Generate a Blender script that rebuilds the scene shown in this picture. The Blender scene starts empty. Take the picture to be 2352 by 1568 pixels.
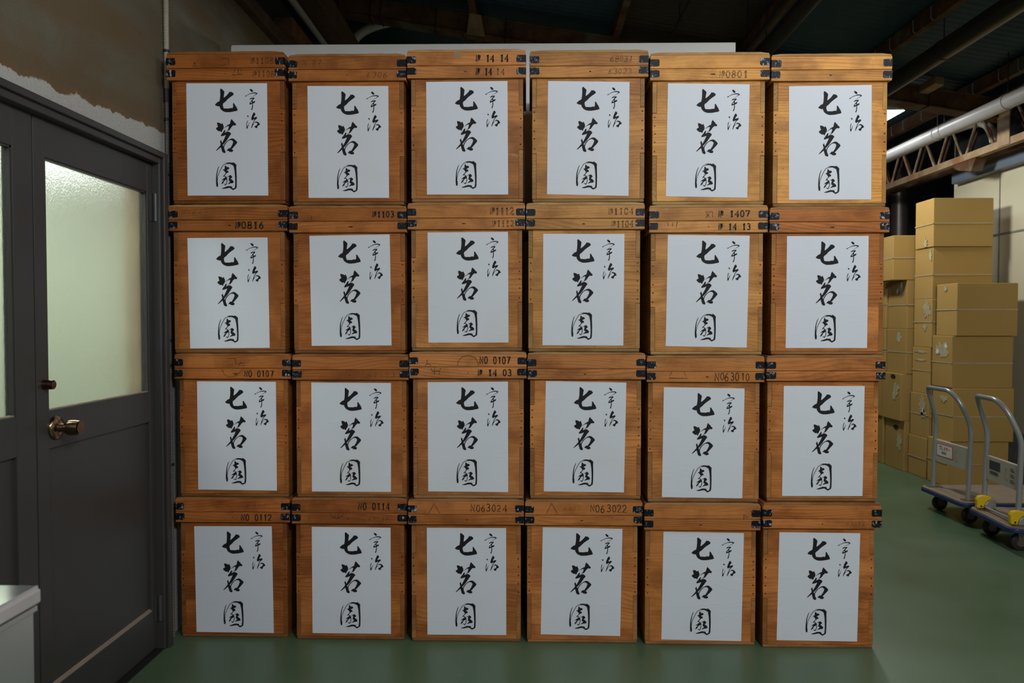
import bpy, bmesh, math, random
from mathutils import Vector, geometry
random.seed(7)
S = bpy.context.scene
C = S.collection
R = math.radians

# ------------------------------------------------------------------ camera
CAM_H = 1.276
F = 1750.0                                   # focal length in pixels of a 2352 wide frame
PITCH, YAW = R(1.5), R(1.18)
cd = bpy.data.cameras.new('camera'); cd.sensor_width = 36.0; cd.lens = F/2352*36.0
cd.clip_start = 0.05; cd.clip_end = 100
cd.dof.use_dof = True; cd.dof.focus_distance = 3.0; cd.dof.aperture_fstop = 5.0
cam = bpy.data.objects.new('camera', cd); C.objects.link(cam)
cam.location = (0, 0, CAM_H); cam.rotation_euler = (R(90)-PITCH, 0, YAW)
S.camera = cam

# ------------------------------------------------------------------ world, exposure
S.view_settings.view_transform = 'Standard'; S.view_settings.look = 'None'
S.view_settings.exposure = 0.0; S.view_settings.gamma = 1.0; S.view_settings.use_curve_mapping = False
w = bpy.data.worlds.new('world'); S.world = w; w.use_nodes = True
bg = w.node_tree.nodes['Background']
bg.inputs['Color'].default_value = (0.75, 0.85, 1.0, 1); bg.inputs['Strength'].default_value = 0.06
S.cycles.use_denoising = True
S.cycles.max_bounces = 8; S.cycles.transmission_bounces = 6; S.cycles.diffuse_bounces = 4

def area_light(name, loc, target, sx, sy, power, col):
    d = bpy.data.lights.new(name, 'AREA'); d.shape = 'RECTANGLE'; d.size = sx; d.size_y = sy
    d.energy = power; d.color = col
    o = bpy.data.objects.new(name, d); C.objects.link(o); o.location = loc
    o.rotation_euler = (Vector(target)-Vector(loc)).to_track_quat('-Z', 'Y').to_euler()
    return o
COOL = (0.93, 0.97, 1.0)
# fluorescent lamps and one added fill for the hall in front of the stacked chests, beyond the top of the frame
def tube_lamp(name, loc, power, col, length=1.2, n=3, cone=180):
    """a fluorescent tube under an opaque reflector: a short row of wide spots looking down"""
    for i in range(n):
        d = bpy.data.lights.new(name, 'SPOT'); d.energy = power/n; d.color = col; d.spot_size = R(cone); d.spot_blend = .12; d.shadow_soft_size = .12
        o = bpy.data.objects.new(name, d); C.objects.link(o); o.location = (loc[0], loc[1]+length*((i+.5)/n-.5), loc[2])
tube_lamp('lamp_hall', (1.2, -0.5, 2.80), 200, COOL)
tube_lamp('fill_hall_far', (0.4, -2.9, 3.2), 110, COOL)  # unseen fill light, added to brighten the upper walls
tube_lamp('lamp_hall_right', (2.0, 1.4, 3.0), 48, COOL)
tube_lamp('lamp_aisle', (2.05, 5.93, 2.85), 105, (0.97, 0.98, 0.93), .5)
# lamp and an added fill in the lit room behind the glazed doors
area_light('room_beyond_light', (-2.6, 4.1, 2.36), (-2.6, 4.1, 0), 1.0, 1.4, 33, (0.97, 1.0, 0.97))
area_light('room_beyond_light', (-2.4, 1.9, 2.36), (-2.4, 1.9, 0), 0.6, 0.8, 30, (0.97, 1.0, 0.97))  # second light added to brighten the brown post behind the glass

# ------------------------------------------------------------------ pixel helper (point at depth plane Y)
_r = Vector((math.cos(YAW), math.sin(YAW), 0)); _f0 = Vector((-math.sin(YAW), math.cos(YAW), 0))
_f = _f0*math.cos(PITCH) - Vector((0, 0, 1))*math.sin(PITCH)
_u = Vector((0, 0, 1))*math.cos(PITCH) + _f0*math.sin(PITCH)
def ray(px, py):
    return _f + _r*((px-1176)/F) - _u*((py-784)/F)
def at(px, py, Y):
    d = ray(px, py); return Vector((0, 0, CAM_H)) + d*(Y/d.y)
def atz(px, py, Z):
    d = ray(px, py); return Vector((0, 0, CAM_H)) + d*((Z-CAM_H)/d.z)

# ------------------------------------------------------------------ object helpers
def tag(o, label, cat, group=None, kind=None):
    if label: o['label'] = label
    if cat: o['category'] = cat
    if group: o['group'] = group
    if kind: o['kind'] = kind
    return o
def thing(name, label, cat, loc=(0, 0, 0), group=None):
    o = bpy.data.objects.new(name, None); C.objects.link(o); o.location = loc
    o.empty_display_size = 0.1
    return tag(o, label, cat, group)
def origin(o):
    v = Vector((0, 0, 0))
    while o is not None:
        v = v + Vector(o.location); o = o.parent
    return v
class MB:
    def __init__(s): s.v = []; s.f = []
    def add(s, vs, fs):
        k = len(s.v); s.v += [Vector(v) for v in vs]; s.f += [[i+k for i in f] for f in fs]
        return s
    def box(s, a, b):
        x0, y0, z0 = a; x1, y1, z1 = b
        return s.add([(x0,y0,z0),(x1,y0,z0),(x1,y1,z0),(x0,y1,z0),(x0,y0,z1),(x1,y0,z1),(x1,y1,z1),(x0,y1,z1)],
                     [(0,3,2,1),(4,5,6,7),(0,1,5,4),(1,2,6,5),(2,3,7,6),(3,0,4,7)])
    def prism(s, poly, a, b, axis='y'):
        """extrude a 2d polygon between a and b: axis y -> poly in x,z ; x -> poly in y,z ; z -> poly in x,y"""
        def P(p, t):
            return {'y': (p[0], t, p[1]), 'x': (t, p[0], p[1]), 'z': (p[0], p[1], t)}[axis]
        n = len(poly)
        vs = [P(p, a) for p in poly] + [P(p, b) for p in poly]
        fs = [list(range(n)), list(range(2*n-1, n-1, -1))] + [(i, i+n, (i+1) % n+n, (i+1) % n) for i in range(n)]
        return s.add(vs, fs)
    def tube(s, pts, r, n=12, caps=True):
        pts = [Vector(p) for p in pts]; k = len(s.v); m = len(pts)
        rr = r if isinstance(r, (list, tuple)) else [r]*m
        T = [(pts[min(i+1, m-1)]-pts[max(i-1, 0)]).normalized() for i in range(m)]
        up = Vector((0, 0, 1)) if abs(T[0].z) < 0.9 else Vector((0, 1, 0))
        a = T[0].cross(up).normalized()
        for i in range(m):
            a = (a - T[i]*a.dot(T[i])).normalized(); b = T[i].cross(a)
            for j in range(n):
                t = 2*math.pi*j/n; s.v.append(pts[i] + (a*math.cos(t)+b*math.sin(t))*rr[i])
        for i in range(m-1):
            for j in range(n):
                s.f.append([k+i*n+j, k+i*n+(j+1) % n, k+(i+1)*n+(j+1) % n, k+(i+1)*n+j])
        if caps:
            s.f.append([k+j for j in range(n)][::-1]); s.f.append([k+(m-1)*n+j for j in range(n)])
        return s
    def lathe(s, prof, base, axis, n=24):
        """prof list of (distance along axis, radius)"""
        ax = Vector(axis).normalized()
        return s.tube([Vector(base)+ax*d for d, _ in prof], [max(q, 1e-4) for _, q in prof], n)
    def build(s, name, mat, parent=None, bevel=0, seg=2, smooth=False, tone=None):
        me = bpy.data.meshes.new(name); o0 = origin(parent)
        me.from_pydata([v-o0 for v in s.v], [], s.f)
        bm = bmesh.new(); bm.from_mesh(me); bmesh.ops.recalc_face_normals(bm, faces=bm.faces); bm.to_mesh(me); bm.free()
        me.materials.append(mat)
        o = bpy.data.objects.new(name, me); C.objects.link(o)
        if parent: o.parent = parent
        if bevel:
            b = o.modifiers.new('bevel', 'BEVEL'); b.width = bevel; b.segments = seg; b.limit_method = 'ANGLE'; b.angle_limit = R(40)
        if smooth:
            for p in me.polygons: p.use_smooth = True
            me.set_sharp_from_angle(angle=R(42))
        if tone is not None: o['tone'] = [float(t) for t in tone]
        return o
def smooth_path(pts, n=8):
    P = [Vector(p) for p in pts]; P = [P[0]*2-P[1]] + P + [P[-1]*2-P[-2]]; out = []
    for i in range(1, len(P)-2):
        for k in range(n):
            t = k/n; a, b, c, d = P[i-1], P[i], P[i+1], P[i+2]
            out.append(0.5*((2*b)+(c-a)*t+(2*a-5*b+4*c-d)*t*t+(3*b-a-3*c+d)*t**3))
    return out + [P[-2]]
def round_path(pts, r, n=6):
    """polyline with rounded corners"""
    P = [Vector(p) for p in pts]; out = [P[0]]
    for i in range(1, len(P)-1):
        rr = r[i-1] if isinstance(r, (list, tuple)) else r
        a = (P[i-1]-P[i]); b = (P[i+1]-P[i]); q = min(rr, a.length*.49, b.length*.49)
        p0 = P[i]+a.normalized()*q; p2 = P[i]+b.normalized()*q
        for k in range(n+1):
            t = k/n; out.append(p0*(1-t)**2 + P[i]*2*t*(1-t) + p2*t*t)
    return out + [P[-1]]

# ------------------------------------------------------------------ materials
class NT:
    def __init__(s, name):
        s.m = bpy.data.materials.new(name); s.m.use_nodes = True; s.t = s.m.node_tree
        s.b = s.t.nodes['Principled BSDF']
    def n(s, typ, **kw):
        x = s.t.nodes.new(typ)
        for k, v in kw.items():
            if k in x.inputs.keys() if hasattr(x.inputs, 'keys') else False: x.inputs[k].default_value = v
            else: setattr(x, k, v)
        return x
    def l(s, a, b): s.t.links.new(a, b); return s
    def math(s, op, a, b=None, clamp=False):
        x = s.t.nodes.new('ShaderNodeMath'); x.operation = op; x.use_clamp = clamp
        for i, q in enumerate((a, b)):
            if q is None: continue
            if isinstance(q, (int, float)): x.inputs[i].default_value = q
            else: s.l(q, x.inputs[i])
        return x.outputs[0]
    def mix(s, fac, a, b, typ='MIX'):
        x = s.t.nodes.new('ShaderNodeMix'); x.data_type = 'RGBA'; x.blend_type = typ; x.clamp_factor = True
        for i, q in ((0, fac), (6, a), (7, b)):
            if isinstance(q, (int, float)): x.inputs[i].default_value = q
            elif isinstance(q, (tuple, list)): x.inputs[i].default_value = (*q, 1) if len(q) == 3 else q
            else: s.l(q, x.inputs[i])
        return x.outputs[2]
    def ramp(s, fac, stops):
        x = s.t.nodes.new('ShaderNodeValToRGB'); e = x.color_ramp.elements
        while len(e) < len(stops): e.new(0.5)
        for q, (p, c) in zip(e, stops):
            q.position = p; q.color = (*c, 1) if isinstance(c, (tuple, list)) else (c, c, c, 1)
        s.l(fac, x.inputs[0]); return x.outputs[0]
    def coords(s, scale=(1, 1, 1), rnd=True, kind='Object'):
        tc = s.t.nodes.new('ShaderNodeTexCoord'); v = tc.outputs[kind]
        if rnd:
            oi = s.t.nodes.new('ShaderNodeObjectInfo'); k = s.math('MULTIPLY', oi.outputs['Random'], 37.0)
            a = s.t.nodes.new('ShaderNodeVectorMath'); a.operation = 'ADD'; s.l(v, a.inputs[0]); s.l(k, a.inputs[1]); v = a.outputs[0]
        mp = s.t.nodes.new('ShaderNodeMapping'); mp.inputs['Scale'].default_value = scale; s.l(v, mp.inputs[0])
        return mp.outputs[0]
    def noise(s, vec, scale, detail=3, rough=.55, dist=0):
        x = s.t.nodes.new('ShaderNodeTexNoise'); x.inputs['Scale'].default_value = scale; x.inputs['Detail'].default_value = detail
        x.inputs['Roughness'].default_value = rough; x.inputs['Distortion'].default_value = dist
        if vec is not None: s.l(vec, x.inputs['Vector'])
        return x.outputs['Fac']
    def bump(s, h, strength=.2, dist=.002):
        x = s.t.nodes.new('ShaderNodeBump'); x.inputs['Strength'].default_value = strength; x.inputs['Distance'].default_value = dist
        s.l(h, x.inputs['Height']); s.l(x.outputs[0], s.b.inputs['Normal'])
    def out(s, col=None, rough=.5, metal=0, spec=.5):
        if col is not None:
            if isinstance(col, (tuple, list)): s.b.inputs['Base Color'].default_value = (*col, 1)
            else: s.l(col, s.b.inputs['Base Color'])
        if isinstance(rough, (int, float)): s.b.inputs['Roughness'].default_value = rough
        else: s.l(rough, s.b.inputs['Roughness'])
        s.b.inputs['Metallic'].default_value = metal; s.b.inputs['Specular IOR Level'].default_value = spec
        return s.m

def plain(name, col, rough=.5, metal=0, spec=.5, var=.12, nscale=9):
    n = NT(name); v = n.coords()
    f = n.noise(v, nscale, 4)
    c = n.mix(n.ramp(f, [(.3, 0), (.7, 1)]), tuple(q*(1-var) for q in col), tuple(min(1, q*(1+var)) for q in col))
    return n.out(c, rough, metal, spec)

def wood(name, axis='x', light=(.69, .282, .088), dark=(.33, .102, .026), end=False):
    n = NT(name)
    sc = {'x': (.13, 1, 1), 'y': (1, .13, 1), 'z': (1, 1, .13)}[axis]
    ax = {'x': 0, 'y': 1, 'z': 2}[axis]; up = 2 if axis != 'z' else 0
    def sv(along, across): return tuple(along if i == ax else across for i in range(3))
    base = n.coords((1, 1, 1)); sp = n.t.nodes.new('ShaderNodeSeparateXYZ'); n.l(base, sp.inputs[0])
    warp = n.noise(n.coords(sv(1.1, 4.2)), 1.0, 2, .45)
    f = n.math('ADD', n.math('MULTIPLY', sp.outputs[up], 78.0 if not end else 150.0), n.math('MULTIPLY', warp, 17.0 if not end else 5.0))
    ring = n.ramp(n.math('FRACT', f), [(0, .05), (.45, .12), (.80, .60), (.93, 1), (1, .05)])
    fine = n.noise(n.coords(sv(3.0, 150)), 1.0, 3, .65)
    soft = n.noise(n.coords(sv(.8, 22)), 1.0, 3, .6)
    amp = n.ramp(n.noise(n.coords(sv(1.3, 3.2)), 1.0, 2, .5), [(.36, .10), (.64, .55)])
    g = n.math('ADD', n.math('MULTIPLY', ring, amp), n.math('ADD', n.math('MULTIPLY', n.ramp(fine, [(.3, 0), (.7, 1)]), .25), n.math('MULTIPLY', n.ramp(soft, [(.3, 0), (.7, 1)]), .30)))
    g = n.ramp(g, [(.08, 0), (.95, 1)])
    c = n.mix(g, light, dark)
    # planks glued edge to edge, each a little different
    tc = n.t.nodes.new('ShaderNodeTexCoord'); sep = n.t.nodes.new('ShaderNodeSeparateXYZ'); n.l(tc.outputs['Object'], sep.inputs[0])
    oi = n.t.nodes.new('ShaderNodeObjectInfo')
    zz = n.math('ADD', n.math('MULTIPLY', sep.outputs['Z'], 7.5), n.math('MULTIPLY', oi.outputs['Random'], 91.0))
    wn = n.t.nodes.new('ShaderNodeTexWhiteNoise'); wn.noise_dimensions = '1D'; n.l(n.math('FLOOR', zz), wn.inputs['W'])
    pt = n.ramp(wn.outputs['Value'], [(0, (.80, .76, .72)), (1, (1.08, 1.1, 1.12))])
    c = n.mix(1.0, c, pt, 'MULTIPLY')
    # broad stains and pale scuffs
    st = n.noise(n.coords((1, 1, 1.6)), 5.5, 4, .6)
    c = n.mix(n.ramp(st, [(.36, .60), (.56, 0)]), c, (.20, .062, .015))
    sk = n.noise(n.coords((1, 1, 1.5)), 75, 2, .5)
    c = n.mix(n.ramp(sk, [(.755, 0), (.80, .8)]), c, (.07, .025, .01))
    sf = n.noise(n.coords((1, 1, 3.2)), 9, 6, .72)
    c = n.mix(n.math('MULTIPLY', n.ramp(sf, [(.655, 0), (.73, 1)]), .45), c, (.62, .47, .32))
    # small knots
    vo = n.t.nodes.new('ShaderNodeTexVoronoi'); vo.inputs['Scale'].default_value = 3.4; n.l(n.coords((.7, 1, 1.5)), vo.inputs['Vector'])
    c = n.mix(n.ramp(vo.outputs['Distance'], [(.02, .75), (.075, 0)]), c, (.12, .04, .012))
    at_ = n.t.nodes.new('ShaderNodeAttribute'); at_.attribute_type = 'OBJECT'; at_.attribute_name = 'tone'
    c = n.mix(1.0, c, at_.outputs['Color'], 'MULTIPLY')
    n.bump(g, .25, .0012)
    return n.out(c, .5, 0, .22)

M = {}
M['wood'] = wood('chest_wood', 'x')
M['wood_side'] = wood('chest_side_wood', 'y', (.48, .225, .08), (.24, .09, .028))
M['wood_end'] = wood('chest_end_grain', 'x', (.50, .27, .12), (.25, .12, .045), end=True)
def mk_bracket():
    n = NT('black_tin'); v = n.coords()
    f = n.noise(v, 60, 5, .75); g = n.noise(n.coords((1, 1, .25)), 260, 3, .6)
    k = n.math('ADD', n.math('MULTIPLY', f, .7), n.math('MULTIPLY', g, .3))
    c = n.mix(n.ramp(k, [(.55, 0), (.605, 1)]), (.006, .0065, .009), (.42, .44, .48))
    return n.out(c, .5, 0, .22)
M['tin'] = mk_bracket()
def mk_paper():
    n = NT('label_paper')
    v = n.coords((.5, 1, 2.2)); f = n.noise(v, 5, 3, .5)
    rid = n.ramp(n.noise(n.coords((1.2, 1, 7)), 4, 2, .4), [(.60, 0), (.63, 1), (.66, 0)])
    h = n.math('ADD', f, n.math('MULTIPLY', rid, .12)); n.bump(h, .35, .0035)
    c = n.mix(n.ramp(n.noise(n.coords(), 2.5, 2), [(.62, 0), (.8, .35)]), (.735, .76, .82), (.70, .66, .58))
    return n.out(c, .55, 0, .35)
M['paper'] = mk_paper()
M['ink'] = plain('brush_ink', (.012, .012, .014), .65, 0, .25, var=.2)
def mk_faded(name, lo, hi, col):
    n = NT(name); f = n.noise(n.coords(), 150, 4, .7)
    tr = n.t.nodes.new('ShaderNodeBsdfTransparent'); mx = n.t.nodes.new('ShaderNodeMixShader')
    n.out(col, .6, 0, .2)
    n.l(n.ramp(f, [(.30, hi), (.70, lo)]), mx.inputs[0]); n.l(tr.outputs[0], mx.inputs[1]); n.l(n.b.outputs[0], mx.inputs[2])
    n.l(mx.outputs[0], n.t.nodes['Material Output'].inputs['Surface']); return n.m
M['mark'] = mk_faded('stencil_ink', .55, 1.0, (.020, .017, .013))
M['mark_faint'] = mk_faded('faded_stencil_ink', .02, .75, (.05, .037, .026))
M['mark_pencil'] = mk_faded('pencil_line', .35, .95, (.045, .03, .02))
M['nail'] = plain('rusty_nail', (.02, .012, .008), .6)
def mk_floor():
    n = NT('green_floor_paint'); v = n.coords(rnd=False, kind='Object')
    f = n.noise(v, 1.1, 5, .6); g = n.noise(v, 9, 4, .7)
    c = n.mix(n.ramp(f, [(.3, 0), (.7, 1)]), (.060, .116, .058), (.110, .163, .092))
    c = n.mix(n.ramp(g, [(.60, 0), (.75, .35)]), c, (.15, .20, .15))
    n.bump(g, .12, .002)
    return n.out(c, n.ramp(f, [(.3, .30), (.7, .44)]), 0, .45)
M['floor'] = mk_floor()
def mk_plaster():
    n = NT('stained_plaster'); v = n.coords(rnd=False)
    sep = n.t.nodes.new('ShaderNodeSeparateXYZ'); tc = n.t.nodes.new('ShaderNodeTexCoord'); n.l(tc.outputs['Object'], sep.inputs[0])
    f = n.noise(v, 1.7, 5, .6, .8)
    mp = n.t.nodes.new('ShaderNodeMapping'); mp.inputs['Rotation'].default_value = (R(38), 0, 0); mp.inputs['Scale'].default_value = (1, .7, 3.0)
    n.l(tc.outputs['Object'], mp.inputs[0]); st = n.noise(mp.outputs[0], 2.2, 3, .55)
    c = n.mix(n.ramp(f, [(.32, 0), (.68, 1)]), (.135, .103, .060), (.18, .17, .132))
    c = n.mix(n.ramp(st, [(.42, .75), (.62, 0)]), c, (.15, .096, .05))
    # pale band left clean above the door frame, with a ragged rusty edge
    zb = n.math('ADD', n.math('MULTIPLY', sep.outputs['Y'], .055), n.math('ADD', n.math('MULTIPLY', n.noise(v, 7, 5, .65), .10), 1.815))
    d = n.math('SUBTRACT', sep.outputs['Z'], zb)
    sp = n.noise(v, 140, 2, .6)
    pale = n.mix(n.ramp(sp, [(.30, .8), (.42, 0)]), (.52, .51, .47), (.33, .22, .16))
    k = n.ramp(n.math('ADD', n.math('MULTIPLY', d, 20.0), .5), [(.44, 1), (.54, 0)])
    edge = n.ramp(n.math('ADD', n.math('MULTIPLY', d, 14.0), .5), [(.38, 0), (.52, 1), (.9, 0)])
    c = n.mix(n.math('MULTIPLY', edge, .55), c, (.22, .115, .055)); c = n.mix(k, c, pale)
    fib = n.noise(v, 260, 3, .7); c = n.mix(n.ramp(fib, [(.36, .35), (.50, 0), (.60, 0)]), c, (.07, .055, .035)); c = n.mix(n.ramp(fib, [(.58, 0), (.72, .3)]), c, (.34, .31, .25))
    n.bump(n.noise(v, 190, 4, .7), .35, .004)
    return n.out(c, .9, 0, .15)
M['plaster'] = mk_plaster()
def mk_cream():
    n = NT('cream_wall_board'); v = n.coords(rnd=False); f = n.noise(v, 1.5, 4)
    return n.out(n.mix(f, (.52, .48, .34), (.62, .58, .43)), .8, 0, .2)
M['cream'] = mk_cream()
M['room_wall'] = plain('pale_green_room_wall', (.60, .64, .52), .8, var=.04)
M['concrete'] = plain('grey_concrete', (.21, .20, .185), .85, var=.2, nscale=14)
M['roof_blue'] = plain('dark_blue_roof_sheet', (.024, .056, .078), .55, var=.15)
M['roof_brown'] = plain('brown_roof_panel', (.055, .036, .024), .6, var=.2)
def rust(name, a, b, c_):
    n = NT(name); v = n.coords((1, 1, 1)); f = n.noise(v, 7, 6, .68); g = n.noise(v, 3, 3, .5)
    c = n.mix(n.ramp(f, [(.35, 0), (.65, 1)]), a, b); c = n.mix(n.ramp(g, [(.58, 0), (.66, .8)]), c, c_)
    n.bump(f, .2, .002); return n.out(c, .75, 0, .3)
M['rust'] = rust('rusty_steel', (.075, .032, .016), (.17, .088, .045), (.15, .14, .10))
M['rust_pale'] = rust('flaking_cream_steel', (.30, .19, .105), (.42, .31, .19), (.26, .11, .05))
M['dark_steel'] = plain('dark_pipe_steel', (.052, .043, .036), .38, .3)
M['grey_pipe'] = plain('light_grey_pipe', (.36, .345, .335), .33, 0, .5, .06)
M['timber_dark'] = plain('old_dark_timber', (.085, .045, .026), .7, var=.3)
M['timber'] = plain('raw_timber', (.32, .20, .105), .7, var=.15)
M['post'] = plain('varnished_post', (.50, .39, .24), .6)
M['blue_beam'] = plain('blue_grey_beam_paint', (.125, .155, .205), .5, var=.06)
M['near_black'] = plain('unlit_wall_black', (.010, .012, .013), .8)  # darkness of the far end put into the colour, despite the lamp nearby
M['door'] = plain('charcoal_door_paint', (.046, .042, .040), .42, 0, .45, .06)
M['door_gap'] = plain('black_rubber', (.008, .008, .008), .7)
M['ledge'] = plain('dusty_ledge', (.26, .20, .15), .8)
def mk_glass():
    n = NT('frosted_glass'); v = n.coords(rnd=False)
    vo = n.noise(v, 150, 3, .6, .4); n.bump(vo, .5, .0025)
    n.b.inputs['Transmission Weight'].default_value = 1.0; n.b.inputs['IOR'].default_value = 1.18
    return n.out((.93, .97, .93), .30, 0, .5)
M['glass'] = mk_glass()
M['brass'] = plain('aged_bronze', (.30, .205, .12), .22, 1.0, .5, .1)
M['brass_dark'] = plain('dark_copper', (.20, .11, .075), .3, 1.0, .5, .1)
M['steel'] = plain('painted_hinge', (.060, .058, .060), .42, .1)
M['board'] = plain('white_board', (.78, .765, .73), .5, 0, .4, .02)
M['conduit'] = plain('cream_conduit', (.40, .36, .28), .6)
M['flex'] = plain('shaded_grey_flexible_conduit', (.13, .125, .115), .6)  # grey lower length, its colour darkened for the shadow beside the stack
M['black'] = plain('black_plastic', (.012, .012, .013), .5)
M['cab'] = plain('brushed_white_steel', (.66, .66, .67), .30, .85, .5, .02)
M['cab_top'] = plain('polished_white_metal_top', (.80, .81, .80), .14, .9, .5, .02)
M['cab_rim'] = plain('grey_rim', (.42, .38, .37), .35, 0, .5, .05)
M['mark_blue'] = mk_faded('faded_blue_ink', .15, .6, (.18, .26, .42))
def card(name, a, b):
    n = NT(name); f = n.noise(n.coords((1, 1, .6)), 4, 4, .6); g = n.noise(n.coords((4, 4, 260)), 1, 1)
    c = n.mix(f, a, b); n.bump(g, .06, .0008)
    at_ = n.t.nodes.new('ShaderNodeAttribute'); at_.attribute_type = 'OBJECT'; at_.attribute_name = 'tone'
    return n.out(n.mix(1.0, c, at_.outputs['Color'], 'MULTIPLY'), .8, 0, .15)
M['card'] = card('cardboard', (.40, .245, .075), (.45, .285, .092))
M['tape'] = plain('tape_residue', (.46, .39, .24), .5, var=.2, nscale=25)
M['white_tape'] = plain('torn_white_tape', (.72, .70, .66), .6)
M['strap'] = plain('clear_strap', (.46, .37, .22), .35)
M['hole'] = plain('hand_hole', (.006, .005, .004), .9)
M['truck_tube'] = plain('silver_tube', (.36, .36, .36), .3, .35, .5, .05)
M['truck_deck'] = plain('beige_deck_mat', (.23, .17, .12), .7, var=.1)
M['truck_edge'] = plain('blue_bumper', (.014, .032, .11), .45)
M['truck_panel'] = plain('beige_panel', (.42, .39, .32), .5, var=.04)
M['yellow'] = plain('yellow_plastic', (.76, .50, .012), .38, var=.03)
M['tyre'] = plain('black_tyre', (.018, .016, .015), .6)
M['hub'] = plain('caster_steel', (.25, .21, .18), .35, .8)
M['red'] = plain('red_print', (.55, .03, .03), .5)
M['ins'] = plain('white_pipe_wrap', (.52, .50, .45), .6)
M['lamp_body'] = plain('white_lamp_body', (.7, .7, .7), .4)
def mk_emit(name, col, st):
    n = NT(name); n.out((.8, .8, .8), .5)
    n.b.inputs['Emission Color'].default_value = (*col, 1); n.b.inputs['Emission Strength'].default_value = st; return n.m
M['lamp'] = mk_emit('lit_diffuser', (.90, .97, 1.0), 9.0)

# ------------------------------------------------------------------ setting
WL, WR, Y0, Y1 = -1.45, 3.88, -3.2, 9.2          # left wall plane, right wall plane, front and back
def struct(o, label=None):
    o['kind'] = 'structure'
    if label: o['label'] = label
    return o
struct(MB().box((WL-3.4, Y0, -.12), (WR+.3, Y1, 0)).build('floor', M['floor']), 'green painted concrete floor')
DY0, DY1, DZ = 1.42, 2.95, 1.925                 # opening of the double door
mb = MB().box((WL-.11, Y0, 0), (WL, DY0, 2.87)).box((WL-.11, DY1, 0), (WL, Y1, 2.87)).box((WL-.11, DY0, DZ), (WL, DY1, 2.87))
struct(mb.build('wall_left', M['plaster']), 'stained rough plaster wall on the left')
struct(MB().box((WL-.16, Y0, 2.87), (WL-.02, Y1, 4.4)).build('wall_left.001', M['near_black']), 'near-black sheet added for the dark gap above the left plaster wall')  # sheet put in where the gap under the roof is dark
mb = MB().box((WR, Y0, .40), (WR+.12, 7.05, 3.1))
struct(mb.build('wall_right', M['cream']), 'cream board wall on the right')
mb = MB().box((WR-.03, Y0, 0), (WR+.12, 7.05, .40))
struct(mb.build('baseboard_right', M['concrete'], bevel=.006), 'grey concrete skirting of the right wall')
mb = MB()
mb.box((WR-.006, Y0, 1.985), (WR, 7.05, 2.0))
for y in (6.37, 5.46, 4.55): mb.box((WR-.005, y-.006, .4), (WR, y+.006, 2.5))
struct(mb.build('trim_1', M['concrete']), 'thin seams between the boards of the right wall')
struct(MB().box((WL-.1, Y1, 0), (WR+1.4, Y1+.1, 4.4)).build('wall_back', M['near_black']), 'far end wall with its darkness in the colour')
struct(MB().box((WR+1.2, 7.05, 0), (WR+1.3, Y1, 3.2)).box((WR+.12, 6.95, 0), (WR+1.3, 7.05, 3.2)).build('wall_right.001', M['near_black']), 'added black recess for the darkness behind the cardboard boxes')  # recess added to keep the space beyond the right wall dark
# corrugated roof, falling to the right
RZ, RS = 3.69, -.165
def roof_z(x): return RZ + RS*x
def roof(x0, x1, name, mat, lab, y0=Y0, y1=Y1, dz=0, pitch=.07):
    b = MB(); n = int((y1-y0)/pitch*6); vs = []
    for i in range(n+1):
        y = y0+(y1-y0)*i/n; h = .009*math.sin(2*math.pi*(y-y0)/pitch)
        vs += [(x0, y, roof_z(x0)+h+dz), (x1, y, roof_z(x1)+h+dz), ]
    top = [(x, y, z+.012) for x, y, z in vs]; m = len(vs)
    b.add(vs+top, [(2*i, 2*i+1, 2*i+3, 2*i+2) for i in range(n)] + [(m+2*i, m+2*i+2, m+2*i+3, m+2*i+1) for i in range(n)])
    return struct(b.build(name, mat), lab)
roof(-2.2, .72, 'ceiling', M['roof_blue'], 'dark blue corrugated roof sheets on the left')
roof(.72, 1.66, 'ceiling.001', M['roof_brown'], 'brown corrugated roof panels')
roof(1.66, 4.15, 'ceiling.002', M['roof_blue'], 'dark blue corrugated roof sheets on the right')

# ------------------------------------------------------------------ roof members
BY = 6.0
def bz(x): return 3.50 - .165*x
b = MB(); x0, x1 = -1.56, 3.70
for (h0, h1, d) in ((-.075, -.062, .07), (.062, .075, .07)):
    b.add([(x0, BY-d, bz(x0)+h0), (x1, BY-d, bz(x1)+h0), (x1, BY+d, bz(x1)+h0), (x0, BY+d, bz(x0)+h0),
           (x0, BY-d, bz(x0)+h1), (x1, BY-d, bz(x1)+h1), (x1, BY+d, bz(x1)+h1), (x0, BY+d, bz(x0)+h1)],
          [(0,3,2,1),(4,5,6,7),(0,1,5,4),(1,2,6,5),(2,3,7,6),(3,0,4,7)])
b.add([(x0, BY-.045, bz(x0)-.07), (x1, BY-.045, bz(x1)-.07), (x1, BY+.045, bz(x1)-.07), (x0, BY+.045, bz(x0)-.07),
       (x0, BY-.045, bz(x0)+.07), (x1, BY-.045, bz(x1)+.07), (x1, BY+.045, bz(x1)+.07), (x0, BY+.045, bz(x0)+.07)],
      [(0,3,2,1),(4,5,6,7),(0,1,5,4),(1,2,6,5),(2,3,7,6),(3,0,4,7)])
beam = struct(b.build('roof_beam', M['rust'], bevel=.004), 'rusty steel beam crossing the hall under the roof')
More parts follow.
